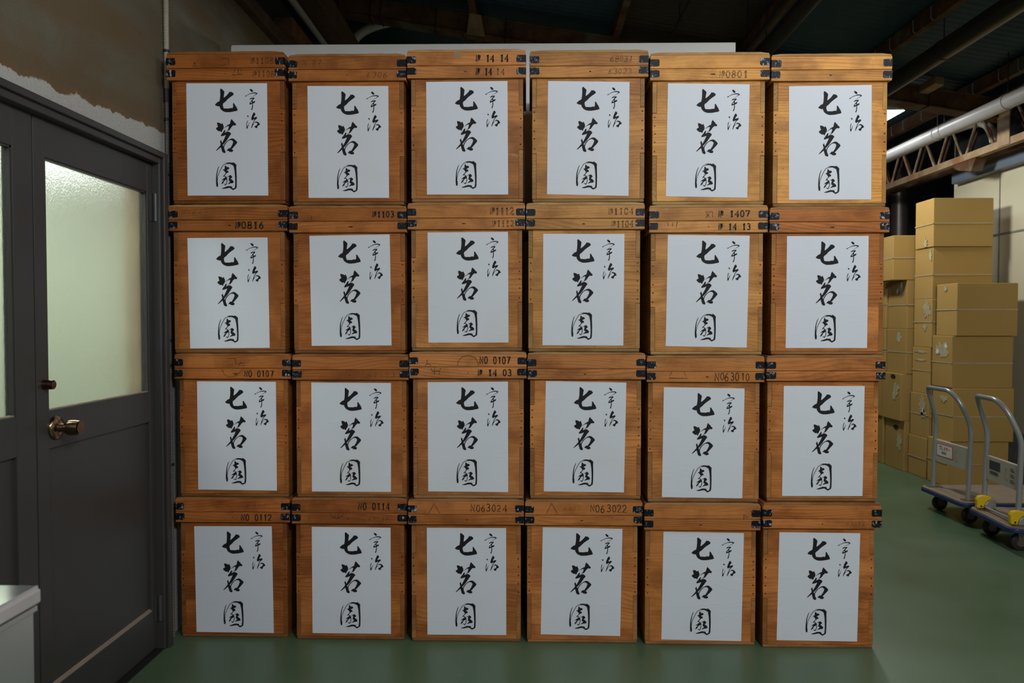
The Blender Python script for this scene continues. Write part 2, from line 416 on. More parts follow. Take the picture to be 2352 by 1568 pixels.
# black ties round the beam
for px in (855, 879, 1003, 1160, 2104):
    x = (px-1212)/1750*BY; q = MB()
    q.tube([(x, BY-.076, bz(x)-.080), (x+.012, BY-.076, bz(x)+.080)], .005, 6)
    q.tube([(x, BY-.076, bz(x)-.080), (x, BY+.07, bz(x)-.080)], .005, 6)
    q.build('cable_tie', M['black'], beam)
def purlin(x, name, mat, lab, ya=Y0, yb=Y1, wdt=.05, h=.10):
    z1 = roof_z(x)-.009-abs(RS)*wdt; z0 = z1-h
    poly = [(x-wdt/2, z0), (x+wdt/2, z0), (x+wdt/2, z0+.008), (x-wdt/2+.008, z0+.008), (x-wdt/2+.008, z1-.008), (x+wdt/2, z1-.008), (x+wdt/2, z1), (x-wdt/2, z1)]
    return struct(MB().prism(poly, ya, yb, 'y').build(name, mat), lab)
PX = [(-.42, 'rusty roof purlin left of the middle'), (.68, 'rusty roof purlin beside the brown panels'), (1.66, 'rusty roof purlin right of the brown panels'),
      (2.55, 'rusty roof purlin over the right aisle'), (3.43, 'rusty roof purlin with hook bolts nearest the right wall')]
for x, lab in PX:
    p = purlin(x, 'roof_purlin', M['rust'], lab)
    if x > 2.4:
        for i in range(26):
            y = 2.9+i*.27+(.05 if i % 2 else 0); z = roof_z(x)-.12
            h = MB().tube(round_path([(x-.03, y, z), (x-.045, y, z+.01), (x-.045, y, z+.085)], .01, 3), .0028, 6)
            h.build('hook_bolt', M['grey_pipe'], p)
# beams along the left wall top
struct(MB().box((-1.43, Y0, 3.225), (-1.27, Y1, 3.375)).build('roof_beam.001', M['timber_dark'], bevel=.008), 'dark timber beam running along the left side under the roof')
tag(MB().tube([(-1.405, 1.0, 3.185), (-1.40, 9.0, 3.185)], .022, 12).build('steel_conduit', M['grey_pipe'], smooth=True), 'thin grey conduit running beside the dark timber beam', 'conduit')
struct(MB().box((-1.47, 4.42, 2.93), (-1.36, 5.2, 3.035)).build('roof_beam.002', M['rust'], bevel=.004), 'short red brown timber block on the left wall top')
struct(MB().box((-1.47, Y0, 2.86), (-1.40, Y1, 2.93)).build('roof_beam.003', M['timber_dark'], bevel=.005), 'timber plate on top of the left plaster wall')
# bent white pipe behind the board
pts = smooth_path([at(806, 125, 6.3), at(811, 98, 6.3), at(824, 80, 6.3), at(850, 64, 6.3), at(890, 52, 6.3), at(940, 48, 6.3)], 6)
tag(MB().tube(pts, .038, 12).build('bent_pipe', M['ins'], smooth=True), 'pale bent pipe rising behind the white board at left', 'pipe')
# small braces on the big beam
for i, (p, q) in enumerate((((1062, 80), (1075, 100)), ((1008, 92), (1018, 104)))):
    a, c = at(*p, 5.92), at(*q, 5.8)
    MB().tube([a, c+(c-a)*1.5], .018, 6).build('brace', M['rust_pale'], beam)
MB().prism([(x, z) for x, z in ((-.47, bz(-.42)-.08), (-.33, bz(-.42)-.10), (-.36, bz(-.42)+.06), (-.45, bz(-.42)+.08))], BY-.085, BY-.075, 'y').build('gusset_plate', M['rust_pale'], beam)
# pipes hung under the roof
def pipe(name, r, x, z, ya, yb, mat, lab, rings=()):
    root = thing(name, lab, 'pipe', (x, ya, z))
    MB().tube([(x, ya, z), (x, yb, z)], r, 24).build('pipe_run', mat, root, smooth=True)
    for y in rings:
        MB().tube([(x, y-.006, z), (x, y+.006, z)], r+.004, 24).build('joint_ring', mat, root, smooth=True)
        t = roof_z(x)-.02
        MB().tube([(x, y, z+r), (x, y, t)], .004, 6).build('hanger_rod', M['dark_steel'], root)
    return root
pipe('roof_pipe', .052, 1.60, 3.10, .6, 9.0, M['dark_steel'], 'dark brown pipe under the roof right of the white board', (3.2, 5.2, 7.2))
pipe('roof_pipe.001', .017, 1.475, 3.10, .6, 9.0, M['dark_steel'], 'thin dark conduit beside the dark brown roof pipe', (3.2, 5.2, 7.2))
pipe('roof_pipe.002', .010, 1.06, 3.38, .6, 9.0, M['dark_steel'], 'thinnest roof conduit, hung below the brown roof panels', (2.6, 4.1, 5.4, 7.2))
pipe('roof_pipe.003', .062, 2.62, 2.985, .6, 9.0, M['dark_steel'], 'thick dark pipe crossing the top right corner', (3.0, 4.9, 6.9))
pipe('roof_pipe.004', .052, 3.30, 2.787, 1.5, 9.0, M['grey_pipe'], 'pale grey pipe running above the lattice girder', (3.6, 5.35, 6.15, 6.25, 7.6))
# lattice girder on the right wall
g = thing('lattice_girder', 'rusty cream painted lattice girder along the top of the right wall', 'girder', (3.62, 0, 2.6)); g['kind'] = 'structure'
def angle_bar(x, z, ya, yb, flip=1):
    poly = [(x, z), (x+.06, z), (x+.06, z+.008), (x+.008, z+.008), (x+.008, z+.055), (x, z+.055)]
    return MB().prism(poly, ya, yb, 'y')
angle_bar(3.60, 2.600, 1.0, 9.0).build('bottom_chord', M['rust_pale'], g)
angle_bar(3.60, 2.945, 1.0, 9.0).build('top_chord', M['rust_pale'], g)
angle_bar(3.74, 2.600, 1.0, 9.0).build('bottom_chord', M['rust'], g)
angle_bar(3.74, 2.945, 1.0, 9.0).build('top_chord', M['rust'], g)
y = 3.43
while y < 8.6:
    for dx, mm in ((0, 'rust_pale'), (.14, 'rust')):
        o = .215 if dx else 0
        MB().tube([(3.622+dx, y-.215+o, 2.955), (3.622+dx, y+o-.012, 2.62)], .011, 8).build('lattice_rod', M[mm], g)
        MB().tube([(3.622+dx, y+.215+o, 2.955), (3.622+dx, y+o+.012, 2.62)], .011, 8).build('lattice_rod', M[mm], g)
    y += .43
MB().box((3.592, 5.80, 2.605), (3.601, 5.95, 2.96)).build('splice_plate', M['rust_pale'], g, bevel=.003)
MB().prism([(6.25, 2.60), (6.62, 2.60), (6.50, 2.54), (6.32, 2.50)], 3.61, 3.70, 'x').build('bearing_bracket', M['rust'], g)
struct(MB().box((3.80, 1.0, 2.505), (WR, 6.95, 2.63)).build('wall_beam', M['blue_beam'], bevel=.004), 'blue grey beam at the top of the right wall')
struct(MB().box((WR-.05, 1.0, 2.63), (WR, 6.95, 3.1)).build('wall_right.002', M['near_black']), 'dark boarding above the blue grey beam')
pts = smooth_path([(3.66, 6.9, 2.93), (3.655, 6.4, 2.90), (3.655, 6.22, 2.86), (3.655, 6.12, 2.77), (3.655, 6.08, 2.68)], 6)
t = thing('insulated_pipe', 'white wrapped bent pipe with red stripe inside the lattice girder', 'pipe', (3.655, 6.1, 2.68))
MB().tube(pts, .035, 14).build('pipe_wrap', M['ins'], t, smooth=True)
MB().tube([p+Vector((-.028, -.022, .004)) for p in pts], .0055, 6).build('red_stripe', M['red'], t)
# timber end on the beam
struct(MB().prism([(2.985, 3.02), (3.055, 3.008), (3.055, 3.068), (2.985, 3.08)], 5.70, 5.932, 'y').build('timber_block', M['timber'], bevel=.006), 'short raw timber end resting on the rusty beam')
# lamp beyond the beam
lp = thing('ceiling_lamp', 'lit fluorescent ceiling lamp beside the right end of the crate stack', 'lamp', (3.02, 7.0, 2.95))
zl = at(2078, 254, 6.35); lx = zl.x; lz = zl.z
MB().box((lx-.34, 6.35, lz+.004), (lx, 7.6, lz+.07)).build('lamp_body', M['lamp_body'], lp, bevel=.006)
MB().box((lx-.34, 6.35, lz), (lx, 7.6, lz+.003)).build('diffuser', M['lamp'], lp)
for dx, yy in ((-.3, 6.45), (-.04, 6.45), (-.3, 7.5), (-.04, 7.5)):
    MB().tube([(lx+dx, yy, lz+.06), (lx+dx, yy, roof_z(lx+dx)-.012)], .004, 6).build('hanger_rod', M['dark_steel'], lp)

# ------------------------------------------------------------------ double door in the left wall
def yb(px, X): return X*-1750/(1212-px)
XF, XL = -1.41, -1.44                            # frame face, leaf face
fr = MB()
fr.box((WL-.045, DY1-.045, 0), (XF, DY1, DZ)).box((WL-.10, DY0, 0), (XF, DY0+.045, DZ)).box((WL-.10, DY0+.045, DZ-.045), (XF, DY1-.045, DZ))
fr.box((XF, DY1-.030, 0), (XF+.012, DY1, DZ)).box((XF, DY0, DZ-.022), (XF+.012, DY1-.03, DZ))
o = fr.build('trim_2', M['door'], bevel=.003); struct(o, 'charcoal frame round the double door')
struct(MB().box((WL-.11, DY1-.040, 0), (WL-.046, DY1-.001, DZ-.05)).build('trim_5', M['post']), 'brown lining of the door opening behind the frosted glass')
def leaf(name, ya, yb_, ga, gb, lab, knob):
    root = thing(name, None, None, (XL, ya, 0)); root['kind'] = 'structure'; root['label'] = lab
    zt, zb, g0, g1 = DZ-.048, .012, 1.008, 1.766
    X0 = XL-.036; b = MB()
    b.box((X0, ya, zb), (XL, ga, zt)).box((X0, gb, zb), (XL, yb_, zt))          # stiles
    b.box((X0, ga, g1), (XL, gb, zt)).box((X0, ga, .893), (XL, gb, g0)).box((X0, ga, zb), (XL, gb, .165))
    b.build('door_frame', M['door'], root, bevel=.002)
    MB().box((X0+.012, ga-.004, .160), (XL-.012, gb+.004, .898)).build('lower_panel', M['door'], root)
    MB().prism([(XL-.012, .165), (XL, .165), (XL, .1655), (XL-.012, .1735)], ga, gb, 'y').build('panel_ledge', M['ledge'], root)
    MB().box((XL-.024, ga-.006, g0-.006), (XL-.018, gb+.006, g1+.006)).build('glass_pane', M['glass'], root)
    q = MB()
    q.box((XL-.017, ga, g0), (XL-.004, ga+.006, g1)).box((XL-.017, gb-.006, g0), (XL-.004, gb, g1)).box((XL-.017, ga, g1-.005), (XL-.004, gb, g1))
    q.build('glazing_bead', M['door'], root)
    MB().box((XL-.017, ga+.006, g0), (XL-.003, gb-.006, g0+.004)).build('glazing_ledge', M['ledge'], root)
    if knob:
        ky, kz = 2.287, .953
        MB().lathe([(0, .037), (.004, .037), (.010, .032), (.013, .015), (.030, .011)], (XL, ky, kz), (1, 0, 0)).build('knob_rose', M['brass'], root, smooth=True)
        MB().lathe([(.028, .010), (.034, .019), (.045, .024), (.062, .0235), (.076, .0215), (.079, .019), (.074, .010), (.074, 0)], (XL, ky, kz), (1, 0, 0)).build('door_knob', M['brass'], root, smooth=True)
        MB().lathe([(0, .015), (.028, .014), (.030, .012), (.026, .008), (.026, 0)], (XL, 2.236, 1.088), (1, 0, 0)).build('deadbolt', M['brass_dark'], root, smooth=True)
        for z0, z1 in ((1.66, 1.765), (.115, .215)):
            h = MB().box((XL, DY1-.062, z0), (XL+.003, DY1-.030, z1)).tube([(XL+.012, DY1-.045, z0), (XL+.012, DY1-.045, z1)], .008, 10)
            h.build('hinge', M['steel'], root)
    return root
leaf('door_1', 2.203, DY1-.046, 2.258, 2.868, 'charcoal door with frosted glass and bronze knob', True)
leaf('door_2', DY0+.048, 2.197, DY0+.10, 2.112, 'charcoal door leaf with frosted glass at the left edge', False)
MB_th = MB().box((WL-.10, DY0, -.001), (XF-.005, DY1, .006)); struct(MB_th.build('trim_3', M['door_gap']), 'dark threshold under the doors')
# lit room behind the doors
struct(MB().box((-3.5, -.5, 0), (-3.4, 5.6, 2.45)).box((-3.5, 5.5, 0), (WL-.11, 5.6, 2.45)).box((-3.5, -.6, 0), (WL-.11, -.5, 2.45)).box((WL-.13, -.5, 0), (WL-.112, DY0, 2.45)).build('wall_beyond', M['room_wall']), 'cream wall of the lit room beyond the frosted doors')
struct(MB().box((-3.5, -.6, 2.42), (WL-.112, 5.6, 2.5)).build('ceiling.003', M['board']), 'white ceiling of the lit room beyond the frosted doors')
struct(MB().box((-1.75, 3.28, 0), (WL-.112, 3.36, 2.42)).build('trim_4', M['post'], bevel=.005), 'brown timber post behind the frosted glass')

# conduit in the corner by the stack
cx, cy = -1.437, 3.03
ct = thing('wall_conduit', 'ribbed cream conduit running up the left wall beside the crates', 'conduit', (cx, cy, 0))
def ribs(z0, z1, r):
    pr = []; z = z0
    while z < z1:
        pr += [(z, r), (z+.004, r), (z+.006, r*.88), (z+.010, r*.88)]; z += .012
    return pr
MB().lathe(ribs(2.17, 2.86, .0105), (cx, cy, 0), (0, 0, 1), 12).build('conduit_tube', M['conduit'], ct)
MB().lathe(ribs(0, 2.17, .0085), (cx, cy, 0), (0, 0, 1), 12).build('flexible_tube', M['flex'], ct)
MB().lathe([(2.15, .013), (2.20, .013)], (cx, cy, 0), (0, 0, 1), 12).build('coupling', M['black'], ct)
for zz in (2.35, 2.08, 1.86, 1.66, 1.20, 1.10, .7):
    MB().lathe([(zz-.005, .0115), (zz+.005, .0115)], (cx, cy, 0), (0, 0, 1), 12).build('cable_tie', M['black'], ct)

# ------------------------------------------------------------------ white board behind the stack
bt = at(530, 103, 3.6); br_ = at(1690, 97, 3.6)
bd = thing('white_board', 'tall white board standing behind the stacked tea chests', 'board', ((bt.x+br_.x)/2, 3.62, 0))
MB().prism([(bt.x, 0), (br_.x, 0), (br_.x, br_.z), (bt.x+.007, bt.z), (bt.x, bt.z-.007)], 3.6, 3.63, 'y').build('panel', M['board'], bd, bevel=.003)

# ------------------------------------------------------------------ brush lettering, traced from one paper label
def norm(pts, ox, oy, k):
    out = []
    for x, y in pts:
        X, Y = ox+x/k, oy+y/k
        out.append(((X-978.7-.0075*(Y-187.2))/186.9, (Y-187.2+.0064*(X-978.7)-.0)/259.4))
    return out
G1 = (1040, 190, 22.4); G2 = (1040, 264, 17.815); G3 = (1040, 362, 20.63); G4 = (1108, 195, 27.51); G5 = (1108, 248, 31.36)
BR = []
def gl(g, pts, holes=()):
    f = lambda s: [tuple(float(q) for q in p.split(',')) for p in s.split()]
    BR.append([norm(f(pts), *g)] + [norm(f(h), *g) for h in holes])
gl(G1, "428,195 470,225 560,295 605,350 612,400 595,470 585,560 572,660 600,660 720,560 800,470 840,420 865,360 900,375 975,368 1040,405 1090,465 1085,510 1040,550 900,650 800,730 720,810 660,880 545,970 525,1030 535,1110 560,1190 590,1225 740,1228 850,1230 900,1205 985,1200 1030,1215 1055,1130 1060,1050 1050,985 1085,935 1140,1000 1190,1090 1250,1170 1275,1250 1300,1300 1270,1335 1190,1360 1100,1375 1000,1400 870,1415 700,1420 600,1395 500,1345 430,1285 385,1215 350,1110 290,1120 200,1095 150,1070 112,1035 160,985 240,905 310,875 360,840 385,680 395,500 390,300 385,255")
gl(G2, "180,235 240,240 300,260 350,300 385,258 410,280 420,320 450,380 452,430 440,490 400,545 380,590 365,635 340,625 315,590 260,605 190,560 150,525 125,490 150,450 215,410 190,340 175,280")
gl(G2, "772,85 810,135 870,190 900,240 950,275 965,310 940,350 900,352 845,345 780,410 730,490 690,540 630,575 555,605 560,585 600,570 630,520 655,450 662,380 640,375 590,395 530,430 470,470 455,480 490,440 560,380 620,330 710,285 735,160")
gl(G2, "495,530 520,575 497,655 560,620 630,603 700,630 755,682 745,715 690,790 600,930 520,1040 420,1150 380,1075 420,1000 480,880 540,745 470,770 380,800 345,800 325,770 370,700 420,640 450,580")
gl(G2, "330,940 350,985 380,1070 410,1130 415,1180 440,1230 465,1290 480,1340 500,1390 522,1430 515,1480 480,1492 440,1480 390,1450 370,1390 345,1300 330,1250 250,1320 180,1380 120,1405 150,1360 210,1290 270,1215 315,1165 320,1100 300,1050 285,1000 310,1005")
gl(G2, "435,1230 450,1165 500,1085 560,1015 630,960 700,915 780,885 850,893 920,945 985,1005 1008,1050 990,1085 930,1160 860,1240 800,1310 770,1330 820,1350 838,1390 825,1420 780,1445 730,1445 680,1430 640,1400 560,1385 600,1350 625,1310 670,1290 715,1290 750,1230 790,1170 820,1090 838,1050 830,1010 790,970 740,955 680,965 610,1010 560,1065 500,1150 470,1220 465,1290")
gl(G3, "550,182 640,166 720,150 830,148 945,168 950,135 1000,155 1080,215 1122,270 1115,400 1125,600 1135,850 1135,1100 1130,1300 1115,1375 1050,1420 960,1470 910,1440 860,1400 790,1365 700,1375 600,1400 520,1410 440,1405 415,1385 480,1365 560,1335 690,1285 740,1278 850,1285 905,1305 920,1370 960,1390 1045,1350 1045,1310 1060,1200 1060,1000 1050,800 1030,550 1000,400 980,315 900,260 800,220 720,225 600,242 520,268 530,235 640,208 700,195 640,190")
gl(G3, "300,300 290,365 245,490 215,620 200,780 198,950 215,1060 235,1130 242,1230 235,1300 200,1330 165,1305 148,1220 140,1100 145,900 155,750 180,600 230,430")
gl(G3, "530,235 520,268 455,350 385,480 305,640 255,770 232,870 222,1000 215,1060 200,950 212,840 245,720 290,610 370,450 435,330 490,262")
gl(G3, "570,290 600,300 640,340 660,375 715,362 760,395 788,425 760,465 700,490 650,535 700,535 745,590 735,635 660,655 620,710 560,770 520,830 490,850 495,790 540,740 590,690 605,650 570,610 540,550 500,535 465,508 550,470 560,380")
gl(G3, "520,770 590,795 650,850 680,920 685,1050 665,1150 630,1220 600,1245 550,1215 495,1155 560,1180 605,1190 640,1120 650,1050 652,960 600,990 540,1030 500,1120 440,1178 400,1195 405,1150 440,1080 490,1020 500,985 440,1000 405,1030 420,990 470,940 590,855 560,815 510,805")
gl(G3, "660,850 690,825 760,782 800,770 825,745 870,775 925,840 900,880 840,935 900,965 960,1020 990,1075 970,1120 920,1140 850,1145 780,1165 695,1195 730,1145 800,1085 812,1050 745,1015 755,940 770,870 755,820 700,835 662,870")
gl(G4, "500,130 550,120 610,140 680,200 705,265 680,305 630,312 580,290 530,230 495,180")
gl(G4, "170,610 220,555 300,520 400,460 540,395 700,345 820,338 900,350 960,385 990,420 960,445 900,478 800,535 690,615 580,695 575,680 690,595 790,515 890,440 880,410 800,400 700,405 580,420 480,460 380,505 300,550 270,600 210,600")
gl(G4, "570,695 500,740 478,795 520,790 580,765 690,740 640,800 560,900 500,980 470,1060 480,1100 520,1115 600,1080 640,1060 640,1180 630,1300 600,1380 575,1430 610,1470 650,1430 680,1330 695,1200 685,1050 750,1020 820,975 840,920 820,885 780,895 700,935 680,880 690,820 780,740 795,690 760,665 700,675 610,695", ["530,1015 560,975 605,925 630,915 640,945 625,985 575,1008"])
gl(G5, "370,400 420,388 475,430 470,490 430,525 395,490 370,440")
gl(G5, "400,755 410,790 380,890 355,1000 350,1120 360,1200 400,1130 450,1030 480,960 530,880 520,940 490,1000 460,1110 420,1240 370,1370 320,1335 310,1230 310,1080 320,930 350,820")
gl(G5, "860,160 930,215 970,310 950,360 900,410 850,500 860,555 950,510 1050,490 1100,540 1080,590 1000,670 930,730 880,810 830,910 800,990 760,1090 720,1200 715,1300 690,1310 662,1270 690,1160 740,1010 800,860 860,740 910,650 820,690 740,745 690,715 655,650 680,540 740,360 800,230")
gl(G5, "715,1240 800,1080 880,950 940,910 1000,905 1060,920 1110,970 1090,1030 1040,1110 960,1135 885,1210 940,1260 1000,1300 1040,1312 1090,1280 1120,1200 1110,1170 1200,1100 1270,1080 1295,1020 1250,960 1200,890 1120,850 1020,820 960,850 900,900 830,970 760,1060 700,1190")
TESS = []
for polys in BR:
    flat = [p for q in polys for p in q]
    tri = geometry.tessellate_polygon([[Vector((x, y, 0)) for x, y in q] for q in polys])
    TESS.append((flat, [tuple(t) for t in tri]))

# ------------------------------------------------------------------ stroke lettering for the stencilled numbers
def arc(cx, cy, rx, ry, a0, a1, n=12):
    return [(cx+rx*math.cos(R(a0+(a1-a0)*i/n)), cy+ry*math.sin(R(a0+(a1-a0)*i/n))) for i in range(n+1)]
GL = {
 '0': [arc(.5, .5, .38, .5, 90, 450, 16)],
 '1': [[(.28, .80), (.55, 1), (.55, 0)]],
 '2': [[(.10, .74)] + arc(.48, .70, .36, .30, 160, -20, 8) + [(.10, 0), (.90, 0)]],
 '3': [arc(.46, .76, .34, .24, 150, -90, 9) + arc(.46, .27, .40, .27, 90, -150, 9)],
 '4': [[(.70, 0), (.70, 1), (.06, .30), (.95, .30)]],
 '5': [[(.82, 1), (.22, 1), (.16, .55)] + arc(.46, .32, .38, .32, 120, -140, 9)],
 '6': [[(.76, .98), (.42, .80), (.16, .45)] + arc(.48, .27, .36, .27, 170, 530, 14)],
 '7': [[(.08, .98), (.92, .98), (.42, 0)]],
 '8': [arc(.5, .74, .30, .25, 90, 450, 12), arc(.5, .25, .38, .25, 90, 450, 12)],
 'N': [[(.08, 0), (.08, 1), (.90, 0), (.90, 1)]], 'O': [arc(.5, .5, .40, .5, 90, 450, 16)],
 '#': [[(.02, 0), (.02, 1), (.52, 0), (.52, 1)], arc(.80, .72, .16, .24, 90, 450, 10), [(.64, .30), (.96, .30)]],
 '.': [[(.45, .04), (.55, .04)]], ' ': [], 'E': [[(.8, 1), (.2, 1), (.2, 0), (.8, 0)], [(.2, .5), (.7, .5)]], '/': [[(.2, 0), (.8, 1)]],
}
SERIF = {'1': [[(.30, .02), (.80, .02)]], '4': [[(.50, .02), (.92, .02)]], '7': [[(.10, .98), (.10, .78)]], '2': [[(.90, 0), (.90, .22)]], 'N': [[(-.05, 0), (.2, 0)]]}
def stroke(mb, pl, w_, to):
    n = len(pl); L = []; Rr = []
    for i in range(n):
        a = Vector(pl[max(i-1, 0)]); b = Vector(pl[min(i+1, n-1)]); d = (b-a)
        d = d.normalized() if d.length > 1e-9 else Vector((1, 0)); nn = Vector((-d.y, d.x))
        k = 1.0
        if 0 < i < n-1:
            d1 = (Vector(pl[i])-a).normalized(); k = 1/max(.55, abs(Vector((-d1.y, d1.x)).dot(nn)))
        p = Vector(pl[i]); L.append(p+nn*w_/2*k); Rr.append(p-nn*w_/2*k)
    mb.add([to(q) for q in L+Rr], [(i, i+1, n+i+1, n+i) for i in range(n-1)])
def write(text, x0, x1, zc, h, Y, wt, parent, mat, serif=False, slant=0, jit=0, name='stencil_marking', xs=None):
    """text between world x0..x1 on a plane facing -Y at depth Y, letter height h, centred on height zc"""
    mb = MB(); n = len(text); adv = (x1-x0)/n; rnd = random.Random(text+str(round(x0, 3)))
    for i, ch in enumerate(text):
        dx = rnd.uniform(-1, 1)*jit*h; dz = rnd.uniform(-1, 1)*jit*h; sc = 1+rnd.uniform(-1, 1)*jit
        gw = adv*(.78 if not serif else .80)
        def to(p, i=i, dx=dx, dz=dz, sc=sc):
            z = (p.y-.5)*h*sc
            return (x0+adv*(i+.5)+(p.x-.5)*gw*sc+dx+slant*z, Y, zc+z+dz)
        kx = gw/h
        for pl in GL[ch] + (SERIF.get(ch, []) if serif else []):
            def to2(q, to=to, kx=kx): return to(Vector((q.x/kx, q.y)))
            stroke(mb, [(a*kx, b) for a, b in pl], wt, to2)
    if mb.f: return mb.build(name, mat, parent)
def sketch(lines, Y, wt, parent, mat, name='pencil_mark'):
    """pencilled marks: polylines given in pixels"""
    mb = MB()
    for pl in lines:
        P = [at(px, py, Y) for px, py in pl]
        stroke(mb, [(p.x, p.z) for p in P], wt, lambda q: (q.x, Y, q.y))
    return mb.build(name, mat, parent)

# ------------------------------------------------------------------ tea chests
# lid L, lid R, top, seam, lid bottom, body L top, body L bottom, body R top, body R bottom, bottom, label corners TL TR BR BL
D = [[
 (382,653,117.5,156,183.6, 393,399,652,656,467, (427.7,191.1),(613.1,191.1),(616,449),(431,449)),
 (662,933.3,123,159,185.3, 670.5,673,927.5,927.5,469.6, (706,197.4),(891.8,197.4),(893.5,454.3),(708.8,454.3)),
 (933.6,1207.7,112.6,150.4,178.8, 943.5,945.4,1201.9,1201,462.3, (978.7,188),(1165.5,186),(1167.2,446.6),(980.6,446.6)),
 (1217,1489.6,114,151,177, 1223,1221,1481,1479.8,463.5, (1258.8,186),(1446,188),(1443.5,449.7),(1256.4,446)),
 (1493.3,1769.6,119.4,157,183.6, 1500.6,1495.8,1758.7,1754,467, (1534.3,191),(1721.9,193.3),(1716.3,453.9),(1529.2,450.7)),
 (1770.8,2049.6,122.3,160,185.3, 1777,1774.5,2040,2034,471, (1812.3,198),(2002.3,195),(2001,458),(1812,458.7))],
 [
 (386.5,659.6,469,504.5,530, 398,401.5,652.4,655,807.5, (430.3,546.5),(614.3,545),(619.4,798.5),(436.9,800)),
 (663.7,934,471.3,508,533.6, 673.4,676,930,930,810, (710.5,541.4),(895,538),(899.3,793),(715.9,794)),
 (935.8,1206,464,500.4,526.3, 944.2,945.4,1199,1199,802.6, (982,533.6),(1166.7,532),(1168,786.4),(984,786.6)),
 (1208.4,1481,464,501.4,526.3, 1214.5,1212.5,1472,1468,807.5, (1247.7,536.8),(1434.3,537.3),(1431.6,793.4),(1246,792.5)),
 (1491,1765.5,469.4,507,533.6, 1497,1491.4,1754.4,1749,813.5, (1534,539),(1721.9,541),(1715,798),(1529,794.6)),
 (1766.5,2043.5,473.8,509.4,533.6, 1770.8,1772,2032,2026.5,813.5, (1807.7,542),(1995.3,541.4),(1991.4,799),(1804.5,799))],
 [
 (400.3,668,810.6,845.7,870, 411.7,415.3,662,662,1141.4, (452.4,875.3),(633.5,876.3),(635.9,1126.4),(455.3,1123.7)),
 (671.3,938.3,812.3,849,872.4, 679.5,682.6,933.5,933.5,1141.4, (715,878),(897.9,879.2),(897.9,1129.3),(716.6,1128.3)),
 (940,1209.6,806.5,842.6,868.8, 948.4,949.6,1203,1203,1144.3, (982.3,877.5),(1166.7,876),(1167.2,1129.8),(983.5,1128)),
 (1211.6,1483.5,808.2,847,871.2, 1218,1217,1473.3,1471.4,1145, (1253.7,874.8),(1438.7,878.2),(1433,1130.5),(1248.9,1128)),
 (1484.8,1757,815.4,853,877.3, 1490,1486,1746.6,1741,1152.3, (1524.8,888.9),(1710.2,891.8),(1705,1144),(1520.2,1141.2)),
 (1760.4,2032.6,815,851.8,874.8, 1765,1758.7,2019,2014,1151, (1800.4,886),(1986,886.2),(1981,1138.8),(1796.3,1138.5))],
 [
 (402.7,665.7,1140.6,1176.2,1199.5, 413,419.7,660,660,1463, (445.9,1208),(624,1208.2),(628.8,1453.3),(451.4,1450.6)),
 (669.8,934.7,1142.3,1178.2,1203, 679.7,681.4,928.7,928.7,1468.5, (715.9,1209.2),(897,1211.4),(897.9,1455.2),(718,1453.3)),
 (937,1203.6,1145.4,1181.8,1204.8, 945,946,1196.3,1195.8,1473.4, (980.3,1211.6),(1162.4,1212.3),(1162.9,1458),(981.8,1456.9)),
 (1206,1475.5,1147,1183.5,1206.5, 1212.5,1208.4,1466,1461.7,1476.3, (1246.7,1210.4),(1429.7,1214.3),(1424.4,1460.3),(1241.9,1456.2)),
 (1480,1747.8,1155,1192,1217.4, 1482.4,1481,1737.6,1733.3,1481, (1523.9,1220.6),(1708.8,1223.7),(1702.5,1472),(1519,1468)),
 (1752.2,2024.6,1154,1192,1214, 1753.9,1749,2010.8,2002.8,1487.7, (1790.2,1221.8),(1975.9,1224.2),(1968.6,1472.9),(1783.7,1469.7))]]
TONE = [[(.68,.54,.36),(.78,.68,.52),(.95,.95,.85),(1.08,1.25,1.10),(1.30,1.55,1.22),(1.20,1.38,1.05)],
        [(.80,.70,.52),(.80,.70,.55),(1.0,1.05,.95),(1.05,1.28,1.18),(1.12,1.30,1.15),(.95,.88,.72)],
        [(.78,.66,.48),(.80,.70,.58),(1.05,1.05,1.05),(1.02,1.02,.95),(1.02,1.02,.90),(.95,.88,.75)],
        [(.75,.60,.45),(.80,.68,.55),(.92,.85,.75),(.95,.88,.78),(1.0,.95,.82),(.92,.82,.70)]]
WHICH = [
 ['faded 1108 on collar, top row beside the left wall', 'handwritten N 27 on lid, top row', 'stencil 14 14 and a paper scrap on lid, top row', 'handwritten 63023 on collar, top row', 'stencil 0801 on collar, top row', 'plain unmarked lid and straw colour, top row at the right end'],
 ['stencil 0816 on collar, second row from top', 'stencil 1103 on lid, second row from top', 'faded 1112 on lid, second row from top', 'faded 1104 on lid, second row from top', 'stencil 1407 on lid, second row from top', 'plain dark lid, second row from top at the right end'],
 ['stencil 0107 on collar, third row from top', 'dark lid, smudged digits on collar, third row from top', 'stencil 0107 on lid above 14 03, third row', 'no marks at all, third row from top', 'handwritten 63010 on collar, third row from top', 'unmarked lid, third row from top at the right end'],
 ['stencil 0112 on collar, bottom row', 'stencil 0114 on lid, bottom row', 'handwritten 63024 on lid, bottom row', 'handwritten 63022 on lid, bottom row', 'one small pencilled flag mark on lid, bottom row', 'dark stained lid, bottom row at the right end']]
LEAN = [.060, .048, .036, .024, .012, .0]
DEPTH = .45
Yc = [[0]*6 for _ in range(4)]
geo = [[None]*6 for _ in range(4)]
for c in range(6):
    d = D[3][c]; yf = atz((d[6]+d[8])/2, d[9], 0).y
    for r in range(4): Yc[r][c] = yf - LEAN[c]*(3-r)/3
